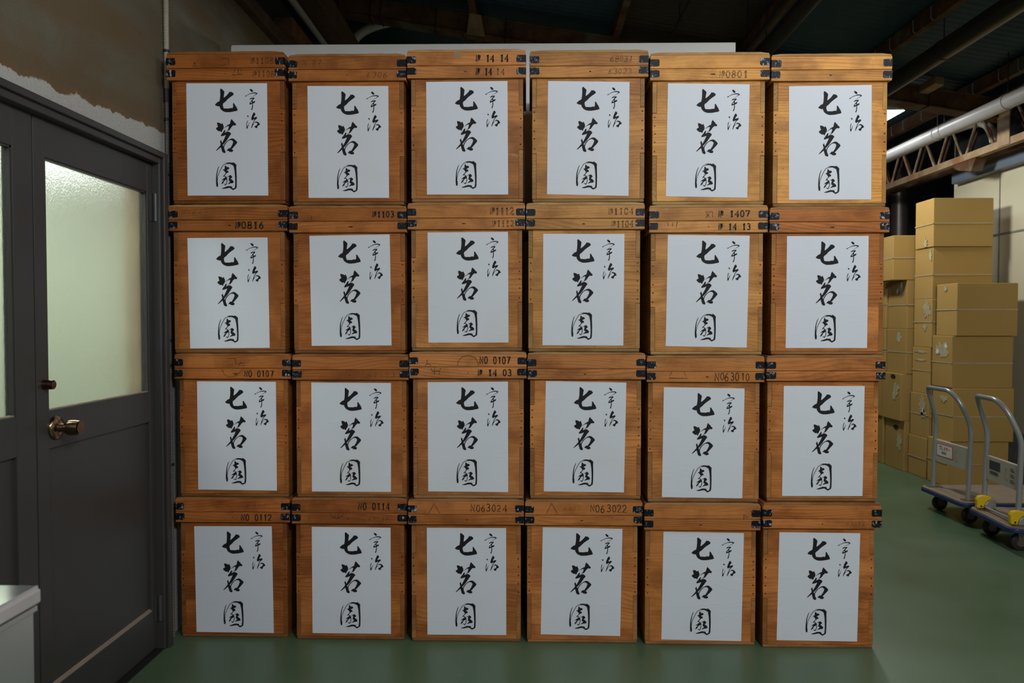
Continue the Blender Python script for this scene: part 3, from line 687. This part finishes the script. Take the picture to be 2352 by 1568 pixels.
for r in range(4):
    for c in range(6):
        d = D[r][c]; Y = Yc[r][c]; yl = Y-.013; m = (d[0]+d[1])/2
        mid = (d[4]+d[9])/2
        geo[r][c] = dict(Y=Y, yl=yl, lx0=at(d[0], d[3], yl).x, lx1=at(d[1], d[3], yl).x, top=at(m, d[2], yl).z, seam=at(m, d[3], yl).z,
                         lb=at(m, d[4], yl).z, bx0=at((d[5]+d[6])/2, mid, Y).x, bx1=at((d[7]+d[8])/2, mid, Y).x)
for r in range(4):
    geo[r][0]['lx0'] = max(geo[r][0]['lx0'], WL+.036)
    for c in range(5):
        a, b_ = geo[r][c], geo[r][c+1]
        if a['lx1'] > b_['lx0']-.0036:
            q = (a['lx1']+b_['lx0'])/2; a['lx1'] = q-.0018; b_['lx0'] = q+.0018
    for c in range(6):
        g_ = geo[r][c]; g_['bx0'] = max(g_['bx0'], g_['lx0']+.006); g_['bx1'] = min(g_['bx1'], g_['lx1']-.006)
for c in range(6):
    z = 0.0
    for r in (3, 2, 1, 0):
        geo[r][c]['z0'] = z; z = geo[r][c]['top']+.0008

MARKS = {  # (row, col): list of (part, text, px0, px1, height px, style)
 (0,0): [('lid','#1108',575,629,13,'f'),('collar','#1108',580,631,13,'f')],
 (0,1): [('lid','N.27',694,739,11,'h'),('collar','6306',841,891,12,'h')],
 (0,2): [('lid','# 14 14',1093,1169,15,'s'),('collar','# 14',1093,1131,15,'s'),('collar','14',1138,1160,14,'f')],
 (0,3): [('lid','68031',1400,1455,12,'h'),('collar','63023',1397,1453,11,'h')],
 (0,4): [('collar','#0801',1652,1719,15,'f2')],
 (1,0): [('lid','N2843',415,478,10,'p'),('collar','#0816',540,607,15,'s')],
 (1,1): [('lid','#1103',855,906,13,'s')],
 (1,2): [('lid','#1112',1126,1181,16,'f2'),('collar','#1112',1130,1181,14,'f2')],
 (1,3): [('lid','#1104',1397,1456,14,'f2'),('collar','#1104',1404,1456,14,'f2')],
 (1,4): [('lid','# 1407',1650,1723,14,'s'),('collar','# 14 13',1650,1725,14,'s')],
 (2,0): [('collar','NO 0107',560,629,14,'b')],
 (2,1): [('collar','84453',840,910,11,'p')],
 (2,2): [('lid','NO 0107',1101,1173,16,'b'),('collar','# 14 03',1097,1176,14,'s')],
 (2,4): [('collar','NO63010',1640,1724,17,'m')],
 (3,0): [('lid','6308',566,613,11,'p'),('collar','NO 0112',553,625,14,'b')],
 (3,1): [('lid','NO 0114',822,896,16,'b'),('collar','63031',845,893,9,'h'),('collar','E',706,716,8,'h')],
 (3,2): [('lid','NO63024',1080,1165,16,'m')],
 (3,3): [('lid','NO63022',1354,1441,16,'m'),('lid','6302',1292,1336,8,'p')],
 (3,5): [('collar','63018',1942,1988,9,'p')],
}
SK = {  # pencil sketches in pixels
 (0,0): [('lid', [[(447,143),(447,155)],[(447,143),(441,154)],[(447,143),(452,154)],[(509,134),(525,134),(525,150)],[(510,150),(512,147)],[(515,149),(520,146)]]),
         ('collar', [[(541,157),(534,172),(558,170),(551,157)],[(547,157),(547,171)]])],
 (1,1): [('lid', [[(716,495),(714,506)]])],
 (1,4): [('lid', [[(1620,486),(1637,486),(1637,499)],[(1621,500),(1630,490)],[(1622,491),(1631,499)],[(1625,488),(1625,500)]]), ('collar', [[(1534,511),(1535,519)],[(1545,510),(1545,520)],[(1556,509),(1553,522)]])],
 (2,0): [('lid', [[(525,823),(541,823),(541,839)],[(526,839),(528,836)],[(532,838),(534,835)],[(544,836),(562,833)],[(554,829),(547,843)],[(549,840),(562,839),(556,846)]]),
         ('collar', [[(510+(x*.5), y) for x, y in ((0,848),(6,856),(20,863),(36,866),(56,864),(72,860),(88,852),(92,847))]])],
 (2,2): [('lid', [[(1051+24*(1-math.cos(t)), 839-23*math.sin(t)) for t in [math.pi*i/10 for i in range(11)]],[(976,839),(980,836),(988,836),(990,840)],[(981,825),(981,836)]]),
         ('collar', [[(989,845),(994,853),(1008,852),(1013,845)],[(998,844),(998,861)],[(1010,852),(1009,860)]])],
 (2,4): [('collar', [[(1543,854),(1536,868),(1579,869),(1571,854)]])],
 (3,1): [('collar', [[(758,1179),(764,1188),(776,1191),(787,1184),(789,1178)],[(768,1180),(770,1190)],[(777,1180),(777,1190)]])],
 (3,2): [('lid', [[(985,1178),(997,1156),(1010,1178)]])],
 (3,3): [('lid', [[(1255,1179),(1267,1156),(1281,1180)]])],
 (3,4): [('lid', [[(1708,1193),(1708,1183),(1720,1187),(1708,1190)]])],
}
PATCH = {(0,2): (1043, 117, 1058, 131), (2,5): None}

def tea_chest(r, c):
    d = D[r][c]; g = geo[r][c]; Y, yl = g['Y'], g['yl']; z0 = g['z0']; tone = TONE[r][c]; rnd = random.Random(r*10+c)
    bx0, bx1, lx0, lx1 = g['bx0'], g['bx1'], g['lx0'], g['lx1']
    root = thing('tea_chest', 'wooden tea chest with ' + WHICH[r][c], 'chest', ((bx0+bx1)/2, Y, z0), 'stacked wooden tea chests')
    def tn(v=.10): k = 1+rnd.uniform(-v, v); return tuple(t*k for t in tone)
    T = .017; H = g['lb']-z0; base = .013
    za, zb_ = z0+base+(H-base)*rnd.uniform(.37, .41), z0+base+(H-base)*rnd.uniform(.73, .78)
    s = T
    # front board with the tongue of its finger joint reaching the corners
    poly = [(bx0+s, z0+base), (bx1-s, z0+base), (bx1-s, za), (bx1, za), (bx1, zb_), (bx1-s, zb_), (bx1-s, g['lb']+.02), (bx0+s, g['lb']+.02), (bx0+s, zb_), (bx0, zb_), (bx0, za), (bx0+s, za)]
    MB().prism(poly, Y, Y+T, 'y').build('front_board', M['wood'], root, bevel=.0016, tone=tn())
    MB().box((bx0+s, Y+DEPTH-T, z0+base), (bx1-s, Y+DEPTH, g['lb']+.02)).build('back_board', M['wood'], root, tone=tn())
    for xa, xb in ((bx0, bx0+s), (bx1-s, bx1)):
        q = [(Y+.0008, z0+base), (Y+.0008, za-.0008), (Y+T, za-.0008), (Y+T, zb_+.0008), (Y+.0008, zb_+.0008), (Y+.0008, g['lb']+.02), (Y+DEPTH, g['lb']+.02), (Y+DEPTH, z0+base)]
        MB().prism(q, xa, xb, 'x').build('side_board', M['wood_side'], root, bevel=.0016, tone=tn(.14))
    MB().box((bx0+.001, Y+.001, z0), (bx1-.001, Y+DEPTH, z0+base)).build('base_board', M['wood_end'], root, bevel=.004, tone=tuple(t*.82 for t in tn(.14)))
    # collar and lid
    def ring(a0, a1, name):
        yb2 = Y+DEPTH+.013; b = MB(); t = .0125
        b.box((lx0, yl, a0), (lx1, yl+t, a1)).box((lx0, yb2-t, a0), (lx1, yb2, a1)).box((lx0, yl+t, a0), (lx0+t, yb2-t, a1)).box((lx1-t, yl+t, a0), (lx1, yb2-t, a1))
        return b
    gap = .0012
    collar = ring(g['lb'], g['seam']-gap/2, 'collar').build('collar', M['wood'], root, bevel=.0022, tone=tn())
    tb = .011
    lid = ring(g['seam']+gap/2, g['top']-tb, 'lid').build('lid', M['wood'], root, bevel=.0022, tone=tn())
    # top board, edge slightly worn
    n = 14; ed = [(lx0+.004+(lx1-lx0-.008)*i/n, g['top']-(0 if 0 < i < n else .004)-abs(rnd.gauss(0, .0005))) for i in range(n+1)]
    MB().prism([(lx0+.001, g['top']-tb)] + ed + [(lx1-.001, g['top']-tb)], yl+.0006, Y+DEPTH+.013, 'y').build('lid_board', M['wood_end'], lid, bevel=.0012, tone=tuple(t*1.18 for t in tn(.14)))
    # black tin corner brackets
    hh = (g['seam']-g['lb'])
    for part, zc, h in ((collar, g['lb']+hh*.56, .027), (lid, g['seam']+(g['top']-tb-g['seam'])*.46, .027)):
        for xe, sg in ((lx0, 1), (lx1, -1)):
            W = .036+rnd.uniform(-.002, .002); t = .0011; e = zc+rnd.uniform(-.0015, .0015); cr = .004
            x_o = xe-sg*t; xi = xe+sg*W
            pr = [(x_o, e-h/2), (xi-sg*cr, e-h/2), (xi, e-h/2+cr), (xi, e+h/2-cr), (xi-sg*cr, e+h/2), (x_o, e+h/2)]
            b = MB().prism(pr, yl-t, yl, 'y')
            b.box((min(x_o, xe), yl-t, e-h/2), (max(x_o, xe), yl+.034, e+h/2))
            ob = b.build('corner_bracket', M['tin'], root)
    # nails
    for xe in (bx0+s*.55, bx1-s*.55):
        for k in range(5):
            zz = za+(zb_-za)*(.10+.2*k)+rnd.uniform(-.004, .004)
            MB().tube([(xe+rnd.uniform(-.002, .002), Y-.0007, zz), (xe, Y+.002, zz)], .0030, 6).build('nail', M['nail'], root)
    MB().tube([((lx0+lx1)/2+rnd.uniform(-.02, .02), yl-.0006, g['lb']+hh*.5), ((lx0+lx1)/2, yl+.002, g['lb']+hh*.5)], .0022, 6).build('nail', M['nail'], root)
    # paper label
    q = [at(x, y, Y-.0014) for x, y in d[10:14]]
    cz = max(p.z for p in q)
    lim = g['lb']-.003
    if cz > lim:
        for p in q: p.z -= cz-lim
    back = [Vector((p.x, Y-.0003, p.z)) for p in q]
    lab = MB().add(q+back, [(0, 1, 2, 3), (7, 6, 5, 4), (0, 4, 5, 1), (1, 5, 6, 2), (2, 6, 7, 3), (3, 7, 4, 0)]).build('paper_label', M['paper'], root)
    def bil(u, v):
        a = q[0].lerp(q[1], u); b = q[3].lerp(q[2], u); p = a.lerp(b, v); return Vector((p.x, Y-.0019, p.z))
    ink = MB()
    for flat, tri in TESS: ink.add([bil(u, v) for u, v in flat], tri)
    ink.build('brush_lettering', M['ink'], lab)
    # stencilled numbers and pencil marks
    for part, text, x0, x1, hp, st in MARKS.get((r, c), []):
        P = lid if part == 'lid' else collar; pm = (d[2]+5+d[3])/2 if part == 'lid' else (d[3]+d[4])/2
        a, b = at(x0, pm, yl), at(x1, pm, yl); h = hp*Y/F
        mat = {'s': 'mark', 'b': 'mark', 'm': 'mark', 'h': 'mark_pencil', 'f': 'mark_faint', 'f2': 'mark_faint', 'p': 'mark_faint'}[st]
        wt = {'s': .20, 'b': .17, 'm': .11, 'h': .085, 'f': .19, 'f2': .20, 'p': .085}[st]
        write(text, a.x, b.x, a.z, h, yl-.0006, wt, P, M[mat], serif=st in 'sff2', slant=.15 if st in 'hp' else 0, jit=.07 if st in 'hpm' else .02,
              name='stencil_marking' if st in 'sbff2' else 'handwritten_number')
    for part, lines in SK.get((r, c), []):
        sketch(lines, yl-.0006, .0022, lid if part == 'lid' else collar, M['mark_pencil'])
    if (r, c) == (0, 2):
        a, b = at(1043, 117, yl), at(1058, 131, yl)
        MB().box((a.x, yl-.0008, b.z), (b.x, yl, a.z-.002)).build('paper_scrap', M['timber'], lid)
    return root
for r in range(4):
    for c in range(6): tea_chest(r, c)

# ------------------------------------------------------------------ cardboard boxes
tp = 'tape'; wt_ = 'white_tape'
def carton(x0, x1, y0, y1, z0, z1, label, strap=True, tone=1.0, tapes=(), hole=None, skew=0.0, top_front=True):
    root = thing('cardboard_box', label, 'box', ((x0+x1)/2, (y0+y1)/2, z0), 'cardboard boxes stacked by the right wall')
    root.rotation_euler = (0, 0, skew)
    e = .004; b = MB(); rnd = random.Random(label)
    j = lambda: rnd.uniform(-.0025, .0025)
    v = [(x0+j(), y0+j(), z0), (x1+j(), y0+j(), z0), (x1, y1, z0), (x0+j(), y1, z0), (x0+j(), y0+j(), z1-.002), (x1+j(), y0+j(), z1-.002), (x1, y1, z1-.002), (x0+j(), y1, z1-.002)]
    b.add(v, [(0,3,2,1),(4,5,6,7),(0,1,5,4),(1,2,6,5),(2,3,7,6),(3,0,4,7)])
    t = [tone*rnd.uniform(.93, 1.05)]*3
    b.build('carton', M['card'], root, bevel=.004, tone=t)
    q = MB()      # closing flaps on the top
    q.box((x0+.006, y0+.006, z1-.003), (x1-.006, (y0+y1)/2-.002, z1-.0005)).box((x0+.006, (y0+y1)/2+.002, z1-.003), (x1-.006, y1-.006, z1-.0005))
    q.build('flap', M['card'], root, tone=t)
    if strap:
        zs = z0+(z1-z0)*rnd.uniform(.46, .54); f = .0042; s = MB()
        s.box((x0-f, y0-f, zs-.0042), (x1+f, y0-f+.002, zs+.0042)).box((x0-f, y0-f, zs-.0042), (x0-f+.002, y1, zs+.0042)).box((x1+f-.002, y0-f, zs-.0042), (x1+f, y1, zs+.0042))
        s.build('strap', M['strap'], root)
    for (yy, zz, sy, sz, kind) in tapes:      # torn tape on the side towards the aisle: fractions of depth and height
        cy_, cz_ = y0+(y1-y0)*yy, z0+(z1-z0)*zz; n = 22; P = []
        for k in range(n):
            a = 2*math.pi*k/n; rr = 1+rnd.uniform(-.55, .25); P.append((min(max(cy_+math.cos(a)*sy*rr, y0+.004), y1-.004), min(max(cz_+math.sin(a)*sz*rr, z0+.006), z1-.006)))
        MB().prism(P, x0-(.0042 if kind == tp else .0050), x0-.0026, 'x').build('tape_patch', M[kind], root)
    if hole:
        for yy, zz in hole:
            cy_, cz_ = y0+(y1-y0)*yy, z0+(z1-z0)*zz
            P = [(cy_+math.cos(2*math.pi*k/12)*.042, cz_+math.sin(2*math.pi*k/12)*.018) for k in range(12)]
            MB().prism(P, x0-.0048, x0-.0026, 'x').build('hand_hole', M['hole'], root)
    return root
def stack(zs, spec):
    for (za, zb_), kw in zip(zs, spec): carton(z0=za, z1=zb_, **kw)
# front stack (nearest, right), bottom first
YA = 5.88
def zpx(py, Y): return at(1700, py, Y).z
A = [0, zpx(1013, YA), zpx(890.5, YA), zpx(771, YA), zpx(650, YA)]
axs = [(2181, 2322), (2189, 2329), (2188, 2327), (2193, 2332)]
labs = ['cardboard box at the bottom of the front stack, behind the hand trucks', 'cardboard box second from floor in the front stack, above truck handle', 'cardboard box with torn white tape, second from top of the front stack', 'topmost cardboard box of the front stack nearest the right wall']
tps = [(), ((.45, .78, .05, .03, tp),), ((.5, .72, .09, .06, tp), (.72, .68, .022, .02, wt_), (.3, .80, .02, .02, wt_)), ((.55, .9, .03, .025, tp),)]
for i in range(4):
    p, q = at(axs[i][0], 900, YA), at(axs[i][1], 900, YA)
    dy = (.02, 0, .012, -.012)[i]
    carton(p.x, min(q.x, WR-.07), YA+dy, YA+.29+dy, A[i], A[i+1], labs[i], tapes=tps[i], tone=(1, 1, 1, 1.04)[i])
YB_ = 6.20
B = [0] + [zpx(y, YB_) for y in (1006, 905, 798, 686, 567, 456)]
bxs = [2130, 2133, 2137, 2138, 2140, 2137]
labs = ['cardboard box at the floor of the middle stack', 'second box from floor in the middle stack, torn tape on side', 'third cardboard box from floor in the middle stack, clear tape on top', 'cardboard box with a big grey tape patch in the middle stack', 'cardboard box second from top of the tallest stack', 'topmost cardboard box of the tallest stack, partly in shadow']
tps = [(), ((.35, .72, .05, .08, tp), (.25, .55, .04, .05, tp), (.3, .62, .012, .02, wt_)), ((.5, .9, .1, .012, tp), (.55, .72, .09, .010, tp)), ((.28, .78, .06, .07, tp), (.35, .42, .03, .03, tp)), ((.12, .86, .02, .05, tp),), ((.4, .08, .03, .05, tp),)]
for i in range(6):
    p = at(bxs[i], 900, YB_); dy = (.01, 0, .01, 0, .008, -.01)[i]
    carton(p.x, p.x+.475, YB_+dy, YB_+.285+dy, B[i], B[i+1], labs[i], tapes=tps[i], tone=(1, 1, 1, 1, 1.03, 1.1)[i])
YC_ = 6.52
Cz = [0] + [zpx(y, YC_) for y in (966, 858, 755, 643, 541)]
labs = ['cardboard box with hand hole on the floor of the back stack', 'sagging cardboard box with torn hand hole in the back stack', 'cardboard box with one tape mark, middle of the back stack', 'cardboard box with white tape scraps below the back stack top', 'topmost cardboard box of the back stack']
for i in range(5):
    xx = (3.20, 3.165, 3.205, 3.21, 3.09)[i]; ln = (.34, .52, .33, .33, .33)[i]
    carton(xx, xx+.46, YC_, YC_+(.34 if i != 1 else .345), Cz[i], Cz[i+1], labs[i], strap=i > 1, tone=.95,
           hole=[(.42, .84)] if i == 0 else ([(.38, .93)] if i == 1 else None),
           tapes=[((.25, .55, .05, .09, tp),), ((.25, .62, .06, .08, tp),), ((.35, .80, .05, .05, tp),), ((.3, .80, .05, .05, tp), (.5, .78, .018, .018, wt_), (.28, .9, .012, .03, wt_)), ()][i])
YD_ = 6.89
labs = ['farthest cardboard box on the floor, by the chest stack edge', 'second farthest cardboard box from the floor', 'third box from floor in the farthest stack, beside the chests', 'topmost box of the farthest cardboard stack beside the chests']
for i in range(4):
    xx = (3.19, 3.17, 3.20, 3.20)[i]
    carton(xx, xx+.46, YD_, YD_+.33, Cz[i], Cz[i+1], labs[i], strap=i > 1, tone=.95, hole=[(.35, .88)] if i < 2 else None,
           tapes=[(), ((.5, .6, .05, .05, tp),), ((.5, .5, .05, .06, tp),), ((.4, .6, .06, .12, tp),)][i])
# dark post behind the boxes
struct(MB().tube([(4.02, 8.35, 0), (4.02, 8.35, 3.0)], .09, 20).build('dark_post', M['dark_steel'], smooth=True), 'dark round post behind the cardboard boxes')

# ------------------------------------------------------------------ hand trucks
def hand_truck(cx_, cy_, rot, label, yellow, L=.86, W=.53):
    root = thing('platform_truck', label, 'hand truck', (cx_, cy_, 0), 'platform trucks')
    root.rotation_euler = (0, 0, rot)
    O = Vector((cx_, cy_, 0))
    # local frame: handle end at -x, deck runs to +x ; built in world axes, turned by the root
    def rounded(x0, x1, y0, y1, r, n=6):
        P = []
        for (px, py, a0) in ((x1-r, y1-r, 0), (x0+r, y1-r, 90), (x0+r, y0+r, 180), (x1-r, y0+r, 270)):
            P += [(px+r*math.cos(R(a0+90*k/n)), py+r*math.sin(R(a0+90*k/n))) for k in range(n+1)]
        return P
    X0, X1, YA_, YB2 = cx_, cx_+L, cy_-W/2, cy_+W/2
    zt = .15
    MB().prism(rounded(X0, X1, YA_, YB2, .06), zt-.034, zt-.008, 'z').build('bumper', M['truck_edge'], root, bevel=.006)
    MB().prism(rounded(X0+.006, X1-.006, YA_+.006, YB2-.006, .056), zt-.009, zt, 'z').build('deck', M['truck_deck'], root, bevel=.003)
    # handle: one bent tube
    hx = X0+.07; ya, yc = cy_-W/2+.065, cy_+W/2-.065
    kx, kz = hx+.015, .62; tx, tz = hx-.075, .835
    pts = round_path([(hx, yc, zt-.01), (kx, yc, kz), (tx+.02, yc-.03, tz-.03), (tx, yc-.06, tz), (tx, ya+.09, tz), (tx+.03, ya+.03, tz-.06), (kx, ya, kz), (hx, ya, zt-.01)], [.06, .05, .06, .07, .08, .06], 6)
    hd = MB().tube(pts, .0145, 14).build('handle', M['truck_tube'], root, smooth=True)
    # cross panel with rolled edges
    pz0, pz1 = .335, .475; px_ = hx+.008
    pn = MB().prism([(px_-.004, pz0), (px_+.010, pz0-.004), (px_+.016, pz0+.012), (px_+.004, pz0+.014), (px_+.004, pz1-.014), (px_+.016, pz1-.010), (px_+.010, pz1+.004), (px_-.004, pz1)], ya+.012, yc-.012, 'y').build('handle_panel', M['truck_panel'], root)
    def onp(u, v): # u 0..1 far to near along -y as seen from the left, v up
        return Vector((px_-.0052, yc-.012-(yc-ya-.024)*u, pz0+(pz1-pz0)*v))
    def rect(u0, u1, v0, v1, mat, name, e=0):
        P = [onp(u0, v0), onp(u1, v0), onp(u1, v1), onp(u0, v1)]
        b = MB().add([p-Vector((e, 0, 0)) for p in P]+[p+Vector((.0014, 0, 0)) for p in P], [(0,1,2,3),(7,6,5,4),(0,4,5,1),(1,5,6,2),(2,6,7,3),(3,7,4,0)])
        return b.build(name, mat, pn)
    def word(lines, u0, v0, du, dv, w_, mat, name):
        b = MB()
        for pl in lines:
            stroke(b, [(p[0]*du, p[1]*dv) for p in pl], w_, lambda q: onp(0, 0)-Vector((.0012, 0, 0))+Vector((0, -(yc-ya-.024)*u0-q.x, (pz1-pz0)*v0+q.y)))
        return b.build(name, mat, pn)
    mm = {'P': [[(.1,.85),(.75,.85),(.65,.4),(.3,.05)], arc(.88,.98,.1,.1,0,360,6)], 'r': [[(.25,.95),(.25,.1),(.85,.45)]],
          's': [[(.15,.9),(.8,.9),(.15,.05)],[(.5,.5),(.9,.05)]], 't': [[(.4,1),(.1,.55)],[(.35,.85),(.8,.85),(.65,.4),(.25,0)],[(.3,.6),(.65,.4)]], '-': [[(.1,.5),(.9,.5)]]}
    if not yellow:
        st = rect(.06, .56, .27, .87, M['red'], 'sticker_border', .0002)
        rect(.075, .545, .30, .84, M['white_tape'], 'sticker', .0006)
        lines = []
        for k, ch in enumerate('Prst-'): lines += [[(x+k*1.08, y) for x, y in pl] for pl in mm[ch]]
        word(lines, .14, .58, .024, .026, .0042, M['red'], 'sticker_lettering')
        word([[(k*.8+a, b_) for a, b_ in pl] for k in range(4) for pl in GL['O'][:1]], .22, .42, .016, .013, .0035, M['black'], 'sticker_small_lettering')
    else:
        rect(.12, .46, .50, .86, M['steel'], 'dark_sticker', .0004)
        word([[(k*1.1+a, b_) for a, b_ in pl] for k in range(5) for pl in ([(.1, 0), (.1, 1), (.8, 1), (.8, 0)],)], .14, .28, .017, .018, .004, M['black'], 'printed_lettering')
        word([[(a, b_-k*1.6) for a, b_ in pl] for k in range(3) for pl in ([(0, 0), (2.2, 0)], [(0, .6), (2.0, .6)])], .78, .70, .02, .02, .004, M['black'], 'printed_lettering')
    word([[(a, b_) for a, b_ in arc(.5, .5, .5, .5, 60, 330, 16)]], .62, .25, .035, .07, .0022, M['concrete'], 'embossed_mark')
    # hinge brackets, bolts
    for yy in (ya, yc):
        MB().box((hx-.035, yy-.024, zt), (hx+.055, yy+.024, zt+.005)).build('foot_plate', M['hub'], root)
        for bx_ in (-.025, .045):
            MB().lathe([(0, .006), (.006, .005), (.007, 0)], (hx+bx_, yy-.014, zt+.005), (0, 0, 1), 8).build('bolt', M['hub'], root)
        if yellow:
            P = [(hx-.052, zt+.010), (hx-.055, zt+.062), (hx-.045, zt+.080), (hx-.022, zt+.086), (hx+.022, zt+.082), (hx+.034, zt+.066), (hx+.006, zt+.052), (hx-.010, zt+.030), (hx-.014, zt+.008)]
            cv = MB().prism(P, yy-.034, yy-.004, 'y').build('hinge_cover', M['yellow'], root, bevel=.006, seg=3)
            MB().tube([(hx-.030, yy-.036, zt+.022), (hx-.030, yy-.030, zt+.022)], .0055, 10).build('cover_bolt', M['black'], cv)
            MB().prism([(hx-.008, zt+.005), (hx+.062, zt+.005), (hx+.058, zt+.034), (hx+.038, zt+.062), (hx+.012, zt+.050), (hx-.004, zt+.030)], yy-.026, yy-.006, 'y').build('hinge_bracket', M['truck_tube'], root, bevel=.003)
    if yellow:
        MB().tube([(hx-.012, ya, zt+.020), (hx-.012, yc, zt+.020)], .007, 10).build('hinge_rod', M['truck_tube'], root, smooth=True)
    # casters
    for xx in (X0+.10, X1-.12):
        for yy in (YA_+.095, YB2-.095):
            cs = MB().box((xx-.035, yy-.03, zt-.040), (xx+.035, yy+.03, zt-.034)).box((xx-.018, yy-.021, .045), (xx+.018, yy-.018, zt-.040)).box((xx-.018, yy+.018, .045), (xx+.018, yy+.021, zt-.040)).build('caster_fork', M['hub'], root)
            MB().lathe([(-.014, .026), (-.0145, .040), (-.010, .048), (.010, .048), (.0145, .040), (.014, .026)], (xx, yy, .048), (0, 1, 0), 24).build('wheel', M['tyre'], cs, smooth=True)
            MB().lathe([(-.016, .006), (-.0155, .024), (.0155, .024), (.016, .006)], (xx, yy, .048), (0, 1, 0), 16).build('wheel_hub', M['hub'], cs, smooth=True)
    return root
hand_truck(2.70, 5.03, R(1), 'platform truck with red and white sticker, behind the other truck', False)
hand_truck(2.66, 4.44, R(-5), 'front platform truck with yellow hinge covers on its handle', True, W=.50)

# ------------------------------------------------------------------ white chest cabinet in the lower left corner
YF = 1.38
p = at(95, 1342, YF); X1c, zt = p.x, p.z
cb = thing('chest_cabinet', 'white enamel chest with grey rim in front of the charcoal doors, cut off at left', 'chest cabinet', (X1c-.25, YF-.4, 0))
XB = X1c-.50
MB().box((XB+.005, YF-.86, .02), (X1c-.008, YF-.008, zt-.036)).build('cabinet_body', M['cab'], cb, bevel=.006)
MB().box((XB, YF-.865, zt-.033), (X1c, YF, zt-.006)).build('rim', M['cab_rim'], cb, bevel=.004)
MB().box((XB+.002, YF-.862, zt-.0065), (X1c-.003, YF-.003, zt)).build('lid', M['cab_top'], cb, bevel=.002)
MB().box((X1c-.008, YF-.86, zt-.045), (X1c-.003, YF-.008, zt-.036)).build('seal_strip', M['cab'], cb)
MB().box((X1c-.009, YF-.80, zt-.160), (X1c+.004, YF-.14, zt-.146)).box((X1c-.009, YF-.80, zt-.136), (X1c-.001, YF-.16, zt-.130)).build('pull_ridge', M['cab'], cb, bevel=.003)
mbk = MB()
for pl in ([(0, 0), (0, 1)], [(.5, 0), (.6, .5), (.4, 1)], [(.9, .2), (1.2, .1), (1.5, .5), (1.2, 1), (1.0, .8)]):
    stroke(mbk, [(a*.03, b*.06) for a, b in pl], .007, lambda q: (X1c-.0075, YF-.19+q.x, zt-.120+q.y))
mbk.build('faded_marking', M['mark_blue'], cb)
for dx in (.06, .44):
    for dy in (.08, .78):
        xx = X1c-dx
        MB().tube([(xx, YF-dy, 0), (xx, YF-dy, .022)], .02, 12).build('foot', M['black'], cb)
